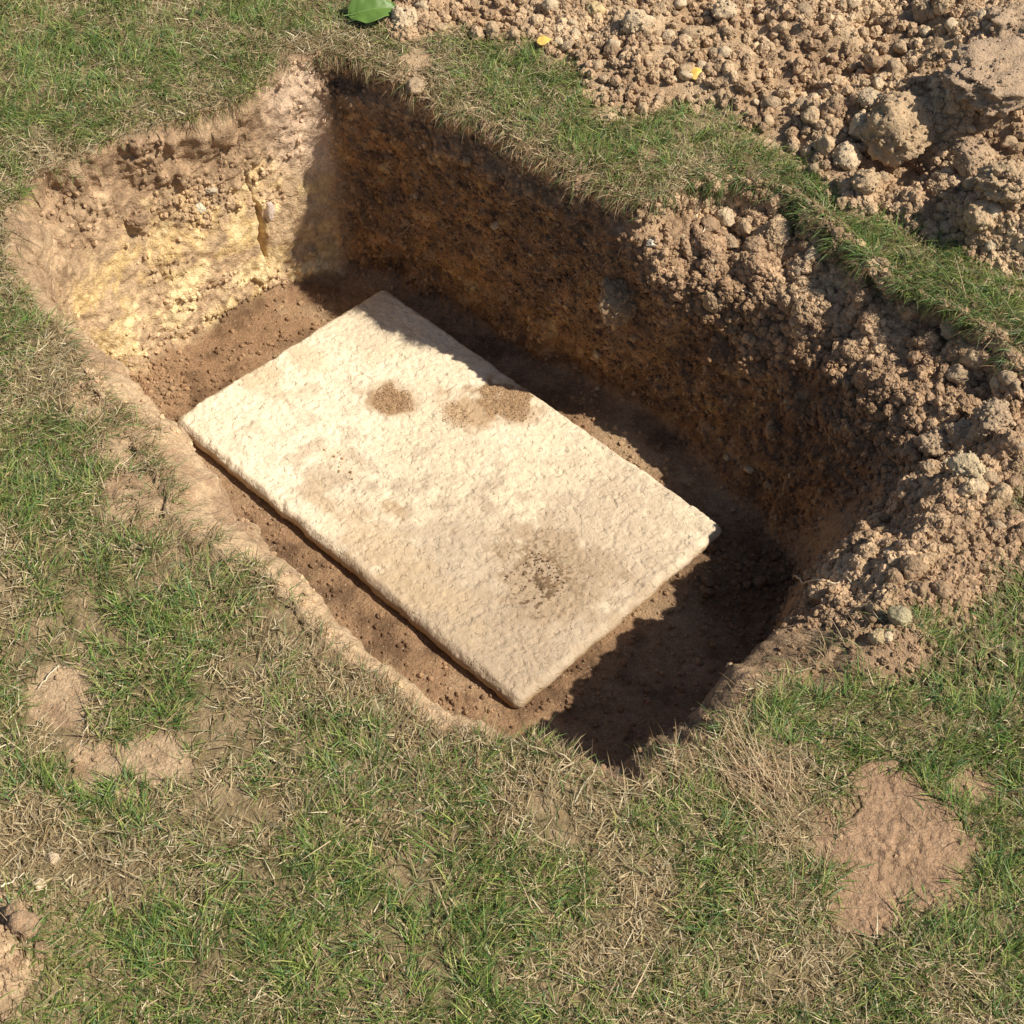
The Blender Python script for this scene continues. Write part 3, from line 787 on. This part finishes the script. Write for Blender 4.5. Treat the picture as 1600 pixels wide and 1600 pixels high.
# ------------------------------------------------------------------ crumbs too many to count
def crumb_nodes():
    ng = bpy.data.node_groups.new('crumb_scatter', 'GeometryNodeTree')
    ng.interface.new_socket('Geometry', in_out='INPUT', socket_type='NodeSocketGeometry')
    ng.interface.new_socket('Geometry', in_out='OUTPUT', socket_type='NodeSocketGeometry')
    N = ng.nodes; L = ng.links
    gi = N.new('NodeGroupInput'); go = N.new('NodeGroupOutput')
    g2i = N.new('GeometryNodeGeometryToInstance')
    for k in range(4):
        ic = N.new('GeometryNodeMeshIcoSphere'); ic.inputs['Radius'].default_value = 1.0; ic.inputs['Subdivisions'].default_value = 3
        nz = N.new('ShaderNodeTexNoise'); nz.noise_dimensions = '4D'; nz.inputs['W'].default_value = k * 7.7
        nz.inputs['Scale'].default_value = 1.5; nz.inputs['Detail'].default_value = 4; nz.inputs['Roughness'].default_value = .65
        sb = N.new('ShaderNodeVectorMath'); sb.operation = 'SUBTRACT'; sb.inputs[1].default_value = (.5, .5, .5); L.new(nz.outputs['Color'], sb.inputs[0])
        scl = N.new('ShaderNodeVectorMath'); scl.operation = 'SCALE'; scl.inputs['Scale'].default_value = 1.9; L.new(sb.outputs[0], scl.inputs[0])
        sp = N.new('GeometryNodeSetPosition'); L.new(ic.outputs['Mesh'], sp.inputs['Geometry']); L.new(scl.outputs[0], sp.inputs['Offset'])
        smt = N.new('GeometryNodeSetMaterial'); smt.inputs['Material'].default_value = MAT_CRUMB; L.new(sp.outputs[0], smt.inputs['Geometry'])
        L.new(smt.outputs[0], g2i.inputs[0])
    def attr(n, t):
        a = N.new('GeometryNodeInputNamedAttribute'); a.data_type = t; a.inputs['Name'].default_value = n
        return [o for o in a.outputs if o.enabled and o.name == 'Attribute'][0]
    iop = N.new('GeometryNodeInstanceOnPoints'); iop.inputs['Pick Instance'].default_value = True
    L.new(gi.outputs[0], iop.inputs['Points']); L.new(g2i.outputs[0], iop.inputs['Instance'])
    L.new(attr('vari', 'INT'), iop.inputs['Instance Index'])
    L.new(attr('size', 'FLOAT_VECTOR'), iop.inputs['Scale'])
    er = N.new('FunctionNodeEulerToRotation'); L.new(attr('turn', 'FLOAT_VECTOR'), er.inputs[0]); L.new(er.outputs[0], iop.inputs['Rotation'])
    L.new(iop.outputs[0], go.inputs[0])
    return ng
CRUMB_NG = crumb_nodes()
def crumbs(name, P, Nr, r, C, label, cat, sink=.2):
    n = len(P); me = bpy.data.meshes.new(name); me.vertices.add(n)
    me.vertices.foreach_set('co', (P + Nr * (r * (1 - sink * 2))[:, None]).astype(np.float32).ravel())
    set_col(me, C)
    def fa(nm, t, k, d): a = me.attributes.new(nm, t, 'POINT'); a.data.foreach_set(k, d.ravel())
    fa('size', 'FLOAT_VECTOR', 'vector', (r[:, None] * rng.uniform(.75, 1.2, (n, 3))).astype(np.float32))
    fa('turn', 'FLOAT_VECTOR', 'vector', (rng.random((n, 3)) * 6.283).astype(np.float32))
    fa('vari', 'INT', 'value', rng.integers(0, 4, n).astype(np.int32))
    me.materials.append(MAT_CRUMB)
    o = link(name, me); md = o.modifiers.new('crumbs', 'NODES'); md.node_group = CRUMB_NG
    tag(o, label, cat, kind='stuff'); return o

def sample(weight_face, V, Qf, n):
    w = weight_face / weight_face.sum(); f = rng.choice(len(Qf), n, p=w)
    q = Qf[f]; a, b = rng.random((n, 1)), rng.random((n, 1))
    P = V[q[:, 0]]*(1-a)*(1-b) + V[q[:, 1]]*a*(1-b) + V[q[:, 2]]*a*b + V[q[:, 3]]*(1-a)*b
    return P, f, q
def areas(V, Qf):
    return .5 * np.linalg.norm(np.cross(V[Qf[:, 2]] - V[Qf[:, 0]], V[Qf[:, 3]] - V[Qf[:, 1]]), axis=1)
# heap
ha = areas(HVu, HQ); hc = HVu[HQ].mean(1)
hw = ha * np.where((hc[:, 1] < 2.95) & (hc[:, 0] < 1.2), 1, .2) * (.10 + .90 * sm(fbm(hc, .12, 3, 701), -.1, .3)) * (hc[:, 1] < 3.1) * (hc[:, 0] < 1.4)
P, f, q = sample(hw, HVu, HQ, 95000)
nrm = np.tile([0, 0, 1.0], (len(P), 1))
r = .0008 + .0105 * rng.random(len(P))**7
base = HC[q[:, 0]] * rng.uniform(.8, 1.3, (len(P), 1))
crumbs('heap_crumbs', P, nrm, r, base, 'countless small crumbs of tan earth over the spoil heap', 'soil crumbs')
# ground: wall slump, floor, bare spots
ga = areas(flat, Q); qc = Q[:, 0]
vv = VV.reshape(-1)[qc]; gc = flat[Q].mean(1)
view = (gc[:, 1] > .5) & (gc[:, 1] < 2.9) & (np.abs(gc[:, 0]) < .57 + .23 * gc[:, 1])
cw = sl.reshape(-1)[qc] * np.where(per(6, 11.8).reshape(-1)[qc] > .5, 1 - sm(vv, 3.75, 3.98), 1 - sm(vv, 4.10, 4.22))
cw = cw + .20 * ((vv < 1.1) & (vv > .5)) + .40 * (far_right * wall).reshape(-1)[qc] + .16 * (wall.reshape(-1)[qc] * smoothmask.reshape(-1)[qc]) * (1 - .2 * near_left.reshape(-1)[qc])
cw = cw + .03 * (lawn * bare).reshape(-1)[qc] + .02 * (vv > 4)
for (px, py, r_, a_) in [(315, 312, .035, 2.5), (130, 620, .05, 1.0), (240, 600, .06, 1.2), (1170, 900, .10, 1.0), (30, 1470, .07, 3.0), (650, 140, .03, 4.0), (1390, 900, .12, 1.6), (1500, 760, .14, 1.2), (1450, 830, .1, 1.0)]:
    h = hit(px, py); dd = np.linalg.norm(gc - np.array(h[0]), axis=1); cw = cw + a_ * np.exp(-(dd / r_)**2)
h = hit(1058, 352); dd = np.linalg.norm(gc - np.array(h[0]), axis=1); cw = cw * (1 - .93 * np.exp(-(dd / .055)**4))
cw = cw * view * ga
P, f, q = sample(cw, flat, Q, 105000)
nrm = Nn.reshape(-1, 3)[q[:, 0]]
r = (.0006 + .0048 * rng.random(len(P))**6.5) * (1 + .9 * sl.reshape(-1)[q[:, 0]])
base = Cc.reshape(-1, 3)[q[:, 0]] * rng.uniform(.85, 1.35, (len(P), 1))
crumbs('soil_crumbs', P, nrm, r, base, 'loose crumbs of earth on the pit walls, floor and bare ground', 'soil crumbs', sink=.35)

# crumbs caught on the big clods
bpz, bnz, bcz = [], [], []
for (W, c0, colr, rb) in BIG:
    k = int(min(900, 260000 * rb * rb)); ii = rng.choice(len(W), k); ii = ii[W[ii, 2] > c0[2] - rb * .2]
    nn = W[ii] - c0; nn /= np.linalg.norm(nn, axis=1)[:, None]
    bpz.append(W[ii] + rng.normal(0, .0015, (len(ii), 3)) * .5); bnz.append(nn); bcz.append(colr * rng.uniform(.85, 1.2, (len(ii), 1)))
bpz, bnz, bcz = map(np.concatenate, (bpz, bnz, bcz))
crumbs('clod_crumbs', bpz, bnz, .0006 + .0032 * rng.random(len(bpz))**4, bcz, 'small crumbs clinging to the biggest clods', 'soil crumbs', sink=.4)

# thin spreads of earth lying on the slab
def slab_spread(px, py, rx, ry, n, label, col, rmax=.0024, pw=1.2):
    c = slab_xy(px, py); ang = rng.random(n) * 6.283; rad = rng.random(n)**pw
    Px = c[0] + np.cos(ang) * rad * rx; Py = c[1] + np.sin(ang) * rad * ry
    wob_ = .45 * -fbm(np.c_[Px, Py, Px * 0], .16, 4, 501) - .55 * fbm(np.c_[Px, Py, Px * 0], .03, 4, 511)
    okm = (rad < .82 + wob_) & (np.abs(Px) < LX/2 - .01) & (np.abs(Py) < LY/2 - .01); Px, Py = Px[okm], Py[okm]
    L3 = np.c_[Px, Py, np.zeros(len(Px))]; L3[:, 2] = slab_relief(L3)
    Wp = sc + L3[:, :1] * ux + L3[:, 1:2] * uy; Wp[:, 2] = ZS + L3[:, 2]
    r = .0006 + rmax * rng.random(len(Px))**3
    crumbs('soil_spread', Wp, np.tile([0, 0, 1.0], (len(Wp), 1)), r, np.array(col) * rng.uniform(.75, 1.3, (len(Wp), 1)), label, 'soil')
slab_spread(622, 626, .050, .046, 1700, 'round spread of brown earth on the upper left of the slab', (.37, .24, .13), .0006, .6)
slab_spread(800, 630, .080, .056, 2600, 'wide spread of brown earth at the upper right edge of the slab', (.38, .245, .135), .0006, .6)
slab_spread(708, 646, .070, .040, 700, 'small faint spread of earth between the two larger ones', (.42, .28, .155), .0006, .6)
slab_spread(845, 890, .10, .06, 260, 'scatter of dark damp crumbs on the lower part of the slab', (.20, .13, .075), .0016, .7)
slab_spread(530, 725, .07, .04, 45, 'light scatter of brown crumbs on the left part of the slab', (.40, .26, .14), .002, .8)

# ------------------------------------------------------------------ trodden bare earth in the lawn
def bare_earth(px, py, hw, hd, spots, grooves, colr, label, seed):
    c = at(px, py); n1_, n2_ = int(hw * 2 / .0022), int(hd * 2 / .0022)
    X_, Y_ = np.meshgrid(np.linspace(-hw, hw, n1_) + c[0], np.linspace(-hd, hd, n2_) + c[1])
    P = np.c_[X_.ravel(), Y_.ravel(), np.zeros(X_.size)]
    g1, g2 = fbm(P, .05, 4, seed), fbm(P, .014, 3, seed + 4)
    m = np.zeros(len(P))
    for (sx_, sy_, r_) in spots:
        q = at(sx_, sy_); m = np.maximum(m, 1 - sm(np.hypot(P[:, 0]-q[0], P[:, 1]-q[1]) / r_ + .45 * g1 + .25 * g2, .45, 1.2))
    w = worley(P, .009, seed + 9)[0]; w2 = worley(P, .0045, seed + 12)[0]
    crumbly = sm(fbm(P, .045, 3, seed + 20), -.05, .3)
    z = .0015 + g1 * .003 + g2 * .0018 + (.25 + .75 * crumbly) * ((.55 - w) * .004 + (.55 - w2) * .0022) + fbm(P, .005, 2, seed + 30) * .0008
    for line in grooves:
        pts = np.array([at(*q)[:2] for q in line])
        for a, b in zip(pts[:-1], pts[1:]):
            ab = b - a; t = np.clip(((P[:, :2] - a) @ ab) / (ab @ ab), 0, 1); dl = np.linalg.norm(P[:, :2] - a - t[:, None] * ab, axis=1) + g2 * .003
            z = z - .0030 * np.exp(-(dl / .0035)**2) * (.6 + g1) + .0008 * np.exp(-((dl - .008) / .003)**2)
    P[:, 2] = lawn_h(P[:, :2]) + z * sm(m, 0, .3) - .012 * (1 - sm(m, .0, .35))
    ii = np.arange(len(P)).reshape(n2_, n1_)
    F = np.stack([ii[:-1, :-1], ii[:-1, 1:], ii[1:, 1:], ii[1:, :-1]], -1).reshape(-1, 4)
    F = F[(m[F] > .02).any(1)]; us = np.zeros(len(P), bool); us[F] = True; rm = np.cumsum(us) - 1
    me = mesh_np('bare_earth', P[us], rm[F]); k = (1 + .18 * g1 + .15 * g2)[us]
    set_col(me, np.array(colr) * k[:, None])
    o = link('bare_earth', me, MAT_SOIL); tag(o, kind='structure')
bare_earth(1408, 1310, .15, .16, [(1408, 1320, .092), (1385, 1240, .052), (1345, 1400, .050)],
           [[(1365, 1302), (1385, 1325), (1402, 1340)], [(1402, 1305), (1398, 1335), (1390, 1358)], [(1405, 1312), (1432, 1328), (1442, 1346)], [(1408, 1340), (1440, 1352), (1452, 1370)], [(1372, 1330), (1370, 1372)], [(1350, 1335), (1362, 1345)]],
           (.31, .198, .118), '', 950)

# ------------------------------------------------------------------ grass
def blades(name, P, Nr, length, width, lean, az, curl, C, tipC, mat, label, cat, nseg=3):
    n = len(P)
    d = np.c_[np.cos(az), np.sin(az), np.zeros(n)]
    sdv = np.c_[-np.sin(az), np.cos(az), np.zeros(n)]
    tw = rng.uniform(-.9, .9, n)
    pts = []; cur = P.copy(); ang = lean.copy()
    rowsL = []
    for k in range(nseg + 1):
        t = k / nseg
        w = width * (1 - t**1.6 * .92) * .5
        wd_ = sdv * np.cos(tw)[:, None] + np.cross(sdv, d * np.sin(ang)[:, None] + Nr * np.cos(ang)[:, None]) * np.sin(tw)[:, None]
        if k < nseg: rowsL += [cur - wd_ * w[:, None], cur + wd_ * w[:, None]]
        else: rowsL += [cur]
        stepv = d * np.sin(ang)[:, None] + Nr * np.cos(ang)[:, None]
        cur = cur + stepv * (length / nseg)[:, None]
        ang = ang + curl / nseg
        tw = tw + rng.uniform(-.2, .2, n)
    nv = 2 * nseg + 1
    V = np.stack(rowsL, 1).reshape(-1, 3)
    b0 = (np.arange(n) * nv)[:, None]
    quads = np.concatenate([b0 + np.array([[2*k, 2*k+1, 2*k+3, 2*k+2]]) for k in range(nseg - 1)])
    tris = b0 + np.array([[2*nseg-2, 2*nseg-1, 2*nseg]])
    me = mesh_np(name, V, [quads, tris], smooth=True)
    tt = np.repeat(np.arange(nseg + 1) / nseg, [2] * nseg + [1])
    CC = C[:, None, :] * (1 - tt[None, :, None]) + tipC[:, None, :] * tt[None, :, None]
    set_col(me, CC.reshape(-1, 3))
    o = link(name, me, mat); tag(o, label, cat, kind='stuff'); return o

dv = dens.reshape(-1)[qc]; gr = green.reshape(-1)[qc]
fall = np.where(view, 1, .22) * (np.hypot(gc[:, 0], gc[:, 1] - 1.6) < 2.2)
gw = ga * dv * sm(gr, .02, .75) * fall
tot = (ga * dv * fall).sum()
clump = sm(fbm(gc * [1, 1, 0], .022, 3, 801), -.25, .3)
NG = 185000
P, f, q = sample(gw * (.22 + .78 * clump), flat, Q, NG)
gq = gr[f]
fld = fbm(P * [1, 1, 0], .07, 2, 811) * 4 + rng.normal(0, 1.1, NG)
ln = (.014 + .026 * rng.random(NG)) * (.75 + .5 * np.clip(gq, 0, 1))
lean = np.clip(rng.normal(.95, .35, NG), .1, 1.5)
hue = rng.random((NG, 1)); br = rng.uniform(.55, 1.3, (NG, 1))
gA = np.array([.150, .245, .046]); gB = np.array([.105, .205, .070]); gY = np.array([.31, .35, .09]); gO = np.array([.27, .26, .09])
C0 = np.where(hue < .5, gA, np.where(hue < .72, gB, np.where(hue < .9, gY, gO))) * br
yel = np.clip(.6 - gq, 0, .6)[:, None]
C0 = C0 * (1 - yel) + np.array([.26, .22, .09]) * yel
tip = C0 * 1.15 + (rng.random((NG, 1)) < .25) * np.array([.18, .13, .06])
Nup = Nn.reshape(-1, 3)[q[:, 0]] * .4 + np.array([0, 0, .6]); Nup /= np.linalg.norm(Nup, axis=1)[:, None]
blades('green_grass', P - Nup * .002, Nup, ln, .0008 + .0012 * rng.random(NG), lean, fld, rng.normal(.7, .5, NG), C0 * .9, tip, MAT_GRASS, 'short green lawn grass growing round the pit', 'grass')
# dry blades and thatch
NDY = 200000
dw = ga * dv * (1 - .75 * sm(gr, .25, 1.0)) * fall
P, f, q = sample(dw * (.4 + .6 * clump), flat, Q, NDY)
lean = np.clip(rng.normal(1.25, .22, NDY), .3, 1.62)
hue = rng.random((NDY, 1)); br = rng.uniform(.6, 1.2, (NDY, 1))
C0 = np.where(hue < .45, np.array([.52, .41, .23]), np.where(hue < .75, np.array([.40, .29, .15]), np.where(hue < .9, np.array([.66, .56, .36]), np.array([.26, .17, .08])))) * br
Nup = Nn.reshape(-1, 3)[q[:, 0]] * .4 + np.array([0, 0, .6]); Nup /= np.linalg.norm(Nup, axis=1)[:, None]
blades('dry_grass', P + Nup * (rng.random((NDY, 1)) * .006 - .001), Nup, .010 + .022 * rng.random(NDY)**1.3, .0008 + .0011 * rng.random(NDY), lean, rng.random(NDY) * 6.283, rng.normal(.2, .5, NDY), C0 * .85, C0 * 1.1, MAT_STRAW, 'dry straw-coloured grass and thatch in the lawn', 'dry grass', nseg=2)
# fringe hanging over the cut turf edge and fine roots in the topsoil
fw = (np.exp(-((VV - 3.75) / .30)**2) * (VV < 4.1) * np.maximum(far_right, .8 * far_left * sm(n_a, -.1, .3)) + .5 * np.exp(-((VV - 3.9) / .2)**2) * np.maximum(near_left, .4 * near_right)).reshape(-1)[qc] * ga
NF = 16000
P, f, q = sample(fw * (.15 + .85 * clump), flat, Q, NF)
inw = -dirR[q[:, 0] % NU]; az = np.arctan2(inw[:, 1], inw[:, 0]) + rng.normal(0, .6, NF)
hue = rng.random((NF, 1))
lush = per(6.3, 12.5).reshape(-1)[q[:, 0]][:, None] * .55
C0 = np.where(hue < .5 - lush, np.array([.42, .31, .17]), np.where(hue < .75 - lush, np.array([.26, .16, .075]), np.array([.13, .2, .055]))) * rng.uniform(.6, 1.2, (NF, 1))
blades('turf_fringe', P, np.tile([0, 0, 1.0], (NF, 1)), .018 + .034 * rng.random(NF), .0007 + .0009 * rng.random(NF), np.clip(rng.normal(1.3, .4, NF), .3, 2.2), az, rng.normal(1.3, .6, NF), C0, C0, MAT_STRAW, 'dry grass and roots fringing the cut turf edge', 'grass fringe')

# long dead stalks: a raked-up wisp by the near corner and strays over the lawn
NLS = 700
wc = at(1190, 1215)
wisp = np.exp(-(((gc[:, 0] - wc[0]) / .03)**2 + ((gc[:, 1] - wc[1]) / .045)**2)) * (vv > 4) * ga
P1, f1, q1 = sample(wisp, flat, Q, 260)
P3, f3, q3 = sample(ga * dv * fall * (vv > 4), flat, Q, NLS - 260)
P = np.concatenate([P1, P3]); az = np.concatenate([rng.normal(2.2, .5, 260) + (rng.random(260) < .5) * 3.14, rng.random(NLS - 260) * 6.283])
C0 = np.where(rng.random((NLS, 1)) < .6, np.array([.55, .42, .25]), np.array([.42, .28, .15])) * rng.uniform(.7, 1.15, (NLS, 1))
blades('dry_stalks', P + np.c_[np.zeros((NLS, 2)), rng.uniform(.002, .014, NLS)], np.tile([0, 0, 1.0], (NLS, 1)), .03 + .045 * rng.random(NLS), .0008 + .0008 * rng.random(NLS), np.clip(rng.normal(1.35, .15, NLS), .8, 1.6), az, rng.normal(.25, .3, NLS), C0, C0 * 1.05, MAT_STRAW, 'long dead grass stalks lying on the lawn', 'dry stalks')

# ------------------------------------------------------------------ roots
MAT_ROOT = soil_material('root', vcol=False, base=(.42, .29, .17), bump=.1, var=.2)
MAT_PALEROOT = soil_material('pale_root', vcol=False, base=(.62, .52, .36), bump=.1, var=.15)
def tube(name, pts, r0, r1, m, sides=5):
    pts = [Vector(p) for p in pts]; V = []; F = []
    for i, p in enumerate(pts):
        t = (pts[min(i+1, len(pts)-1)] - pts[max(i-1, 0)]).normalized()
        a = t.orthogonal().normalized(); b = t.cross(a); r = r0 + (r1 - r0) * i / (len(pts)-1)
        for k in range(sides):
            an = 6.283 * k / sides; V.append(p + a * math.cos(an) * r + b * math.sin(an) * r)
    for i in range(len(pts)-1):
        for k in range(sides):
            F.append((i*sides+k, i*sides+(k+1) % sides, (i+1)*sides+(k+1) % sides, (i+1)*sides+k))
    mm = mesh_np(name, np.array([v[:] for v in V]), np.array(F)); return link(name, mm, m)
def root_px(pix, label, r=.0011, m=None, lift=.004, group=None):
    """a root lying over the surface, through points of the photograph"""
    P = []
    for i in range(len(pix) - 1):
        for t in np.linspace(0, 1, 6, endpoint=(i == len(pix)-2)):
            h = hit(pix[i][0]*(1-t) + pix[i+1][0]*t, pix[i][1]*(1-t) + pix[i+1][1]*t)
            if h: P.append(h[0] + h[1] * lift)
    if len(P) < 3: return
    Q2 = [P[0]] + [(P[i-1] + P[i]*2 + P[i+1]) / 4 for i in range(1, len(P)-1)] + [P[-1]]
    Q2 = [q + Vector((random.uniform(-1, 1), random.uniform(-1, 1), random.uniform(-1, 1))) * .0012 for q in Q2]
    o = tube('root', Q2, r * 1.35, r * .6, m or MAT_ROOT); tag(o, label, 'root', group)
root_px([(1248, 902), (1262, 912), (1285, 917), (1312, 921)], 'pale root sticking out from the near right bank', .0014, MAT_PALEROOT, .012)
root_px([(1312, 888), (1325, 905), (1345, 914), (1365, 912)], 'curled pale grass stem on the near right bank', .0011, MAT_PALEROOT, .010)
root_px([(1062, 443), (1075, 441), (1090, 440)], 'short white root at the lip of the ledge', .0014, MAT_PALEROOT, .006)
root_px([(1155, 452), (1180, 465), (1210, 480)], 'long straight pale root below the ledge', .0011, MAT_PALEROOT, .006)
root_px([(1025, 502), (1040, 510), (1060, 516)], 'fine root low on the shaded wall under the ledge', .0008)
root_px([(1170, 550), (1190, 540), (1220, 530)], 'forked root on the shaded wall below the ledge', .0009)
root_px([(1390, 545), (1383, 560), (1375, 575), (1365, 588)], 'wavy root hanging on the upper right bank', .0011, MAT_PALEROOT)
root_px([(1398, 770), (1396, 785), (1393, 800)], 'upright root at the lip above the pit corner', .0009, MAT_PALEROOT, .008)
root_px([(1450, 192), (1458, 180), (1462, 170)], 'pale root in the hollow beside the largest clod', .0013, MAT_PALEROOT, .012)
root_px([(1540, 255), (1560, 250), (1590, 248)], 'root lying on the lump in the right of the heap', .0011, None, .006)
root_px([(1100, 355), (1095, 370), (1090, 380)], 'curved root beside the brown ledge clod', .0009, MAT_PALEROOT)
root_px([(415, 312), (440, 306), (470, 300)], 'thin root lying across the lit end wall', .0009)
root_px([(90, 1045), (75, 1062), (60, 1080)], 'pale straw across the left bare patch', .0010, MAT_PALEROOT, .006)
root_px([(0, 1398), (20, 1388), (38, 1375)], 'long straw at the left frame edge', .0012, MAT_PALEROOT, .010)
for i in range(46):
    px = random.uniform(560, 1400); py = 200 + (px - 560) * .36 + random.uniform(30, 150)
    ln_ = random.uniform(12, 38); pts_ = [(px, py)]; a = random.uniform(.7, 2.4)
    for k in range(3):
        a += random.uniform(-.6, .6); pts_.append((pts_[-1][0] + math.cos(a) * ln_ / 3, pts_[-1][1] + math.sin(a) * ln_ / 3))
    root_px(pts_, 'fine brown root dangling from the shaded long wall', .0006, None, .004, 'fine roots on the shaded wall')
for i in range(22):
    px = random.uniform(60, 480); py = 330 - (px - 60) * .45 + random.uniform(0, 90)
    ln_ = random.uniform(12, 34); pts_ = [(px, py)]; a = random.uniform(-1, 2.5)
    for k in range(3):
        a += random.uniform(-.6, .6); pts_.append((pts_[-1][0] + math.cos(a) * ln_ / 3, pts_[-1][1] + math.sin(a) * ln_ / 3))
    root_px(pts_, 'fine root in the topsoil of the lit end wall', .0006, None, .003, 'fine roots on the lit wall')

# ------------------------------------------------------------------ leaves and petals
def leaf_material(name, c1, c2, trans=.25, rough=.35):
    m = bpy.data.materials.new(name); m.use_nodes = True
    nt = m.node_tree; N = nt.nodes; L = nt.links; b = N['Principled BSDF']
    tc = N.new('ShaderNodeTexCoord'); n = N.new('ShaderNodeTexNoise'); n.inputs['Scale'].default_value = 60
    L.new(tc.outputs['Object'], n.inputs['Vector'])
    mx = N.new('ShaderNodeMix'); mx.data_type = 'RGBA'; L.new(n.outputs['Fac'], mx.inputs[0])
    mx.inputs[6].default_value = (*c1, 1); mx.inputs[7].default_value = (*c2, 1)
    L.new(mx.outputs[2], b.inputs['Base Color']); b.inputs['Roughness'].default_value = rough
    t = N.new('ShaderNodeBsdfTranslucent'); L.new(mx.outputs[2], t.inputs['Color'])
    ms = N.new('ShaderNodeMixShader'); ms.inputs[0].default_value = trans
    L.new(b.outputs[0], ms.inputs[1]); L.new(t.outputs[0], ms.inputs[2]); L.new(ms.outputs[0], N['Material Output'].inputs['Surface'])
    return m
MAT_LEAF = leaf_material('leaf_green', (.10, .19, .03), (.17, .28, .06), .25, .48)
MAT_VEIN = leaf_material('leaf_vein', (.22, .34, .10), (.26, .38, .13))
MAT_PETAL = leaf_material('petal_yellow', (.85, .55, .08), (.95, .75, .25), .3, .5)
def leaf(name, label, cat, P, L0, W0, rotz, tilt, fold, m, vein=True, curl=.15, nu=28, nv_=20):
    root = bpy.data.objects.new(name, None); COL.objects.link(root)
    V = np.zeros((nu * nv_, 3))
    u = np.linspace(0, 1, nu); v = np.linspace(-1, 1, nv_)
    U_, W_2 = np.meshgrid(u, v, indexing='ij')
    half = W0 * .5 * np.sin(np.pi * np.clip(U_, 0, 1)**.72)**.8 * (1 - .25 * U_**3)
    heart = -.10 * L0 * (np.abs(W_2)**1.2) * (1 - U_)**3
    x = U_ * L0 + heart; y = W_2 * half
    z = np.abs(y) * fold + curl * L0 * (U_ - .5)**2 * -1.2 + L0 * (.03 * np.sin(U_ * 14) * np.abs(W_2)**2 + .012 * np.sin(U_ * 26 + W_2 * 3) * np.abs(W_2))
    z -= .009 * L0 * vein * (np.cos(U_ * 34 - np.abs(W_2) * 9) > .8) * (np.abs(W_2) > .08)
    V = np.c_[x.ravel(), y.ravel(), z.ravel()]
    ii = np.arange(nu * nv_).reshape(nu, nv_)
    F = np.stack([ii[:-1, :-1], ii[1:, :-1], ii[1:, 1:], ii[:-1, 1:]], -1).reshape(-1, 4)
    pn = 'leaf_blade' if vein else 'petal_blade'; mm = mesh_np(pn, V, F); o = link(pn, mm, m, root)
    md = o.modifiers.new('thickness', 'SOLIDIFY'); md.thickness = .0006
    if vein:
        uu = np.linspace(-.18, .96, 16)
        pts = [(t * L0, 0, curl * L0 * (max(t, 0) - .5)**2 * -1.2 + .0006 - (0.02 * min(t, 0)**2)) for t in uu]
        mr = tube('midrib', pts, .0013, .0004, MAT_VEIN); mr.parent = root
    root.location = P; root.rotation_euler = (tilt[0], tilt[1], rotz)
    tag(root, label, cat); return root
h = hit(590, 42)
leaf('leaf', 'big glossy green leaf lying at the corner of the spoil heap', 'leaf', h[0] + Vector((-.050, .012, .022)), .092, .076, .25, (.40, -.05), .42, MAT_LEAF, curl=.35)
h = hit(1150, 2)
leaf('leaf', 'small dark green leaf at the very top of the spoil heap', 'leaf', h[0] + Vector((.0, .0, .014)), .05, .032, 1.9, (.2, .1), .3, MAT_LEAF)
h = hit(846, 80)
leaf('petal', 'flat pale yellow petal on the crumbs above the turf', 'petal', h[0] + Vector((-.008, 0, .020)), .026, .022, .2, (.3, -.2), .1, MAT_PETAL, vein=False, nu=12, nv_=10)
h = hit(1080, 128)
leaf('petal', 'curled bright yellow petal beside the dark tuft of grass', 'petal', h[0] + Vector((0, 0, .012)), .024, .024, .6, (.9, -.3), .5, MAT_PETAL, vein=False, curl=.5, nu=12, nv_=10)
print('done')
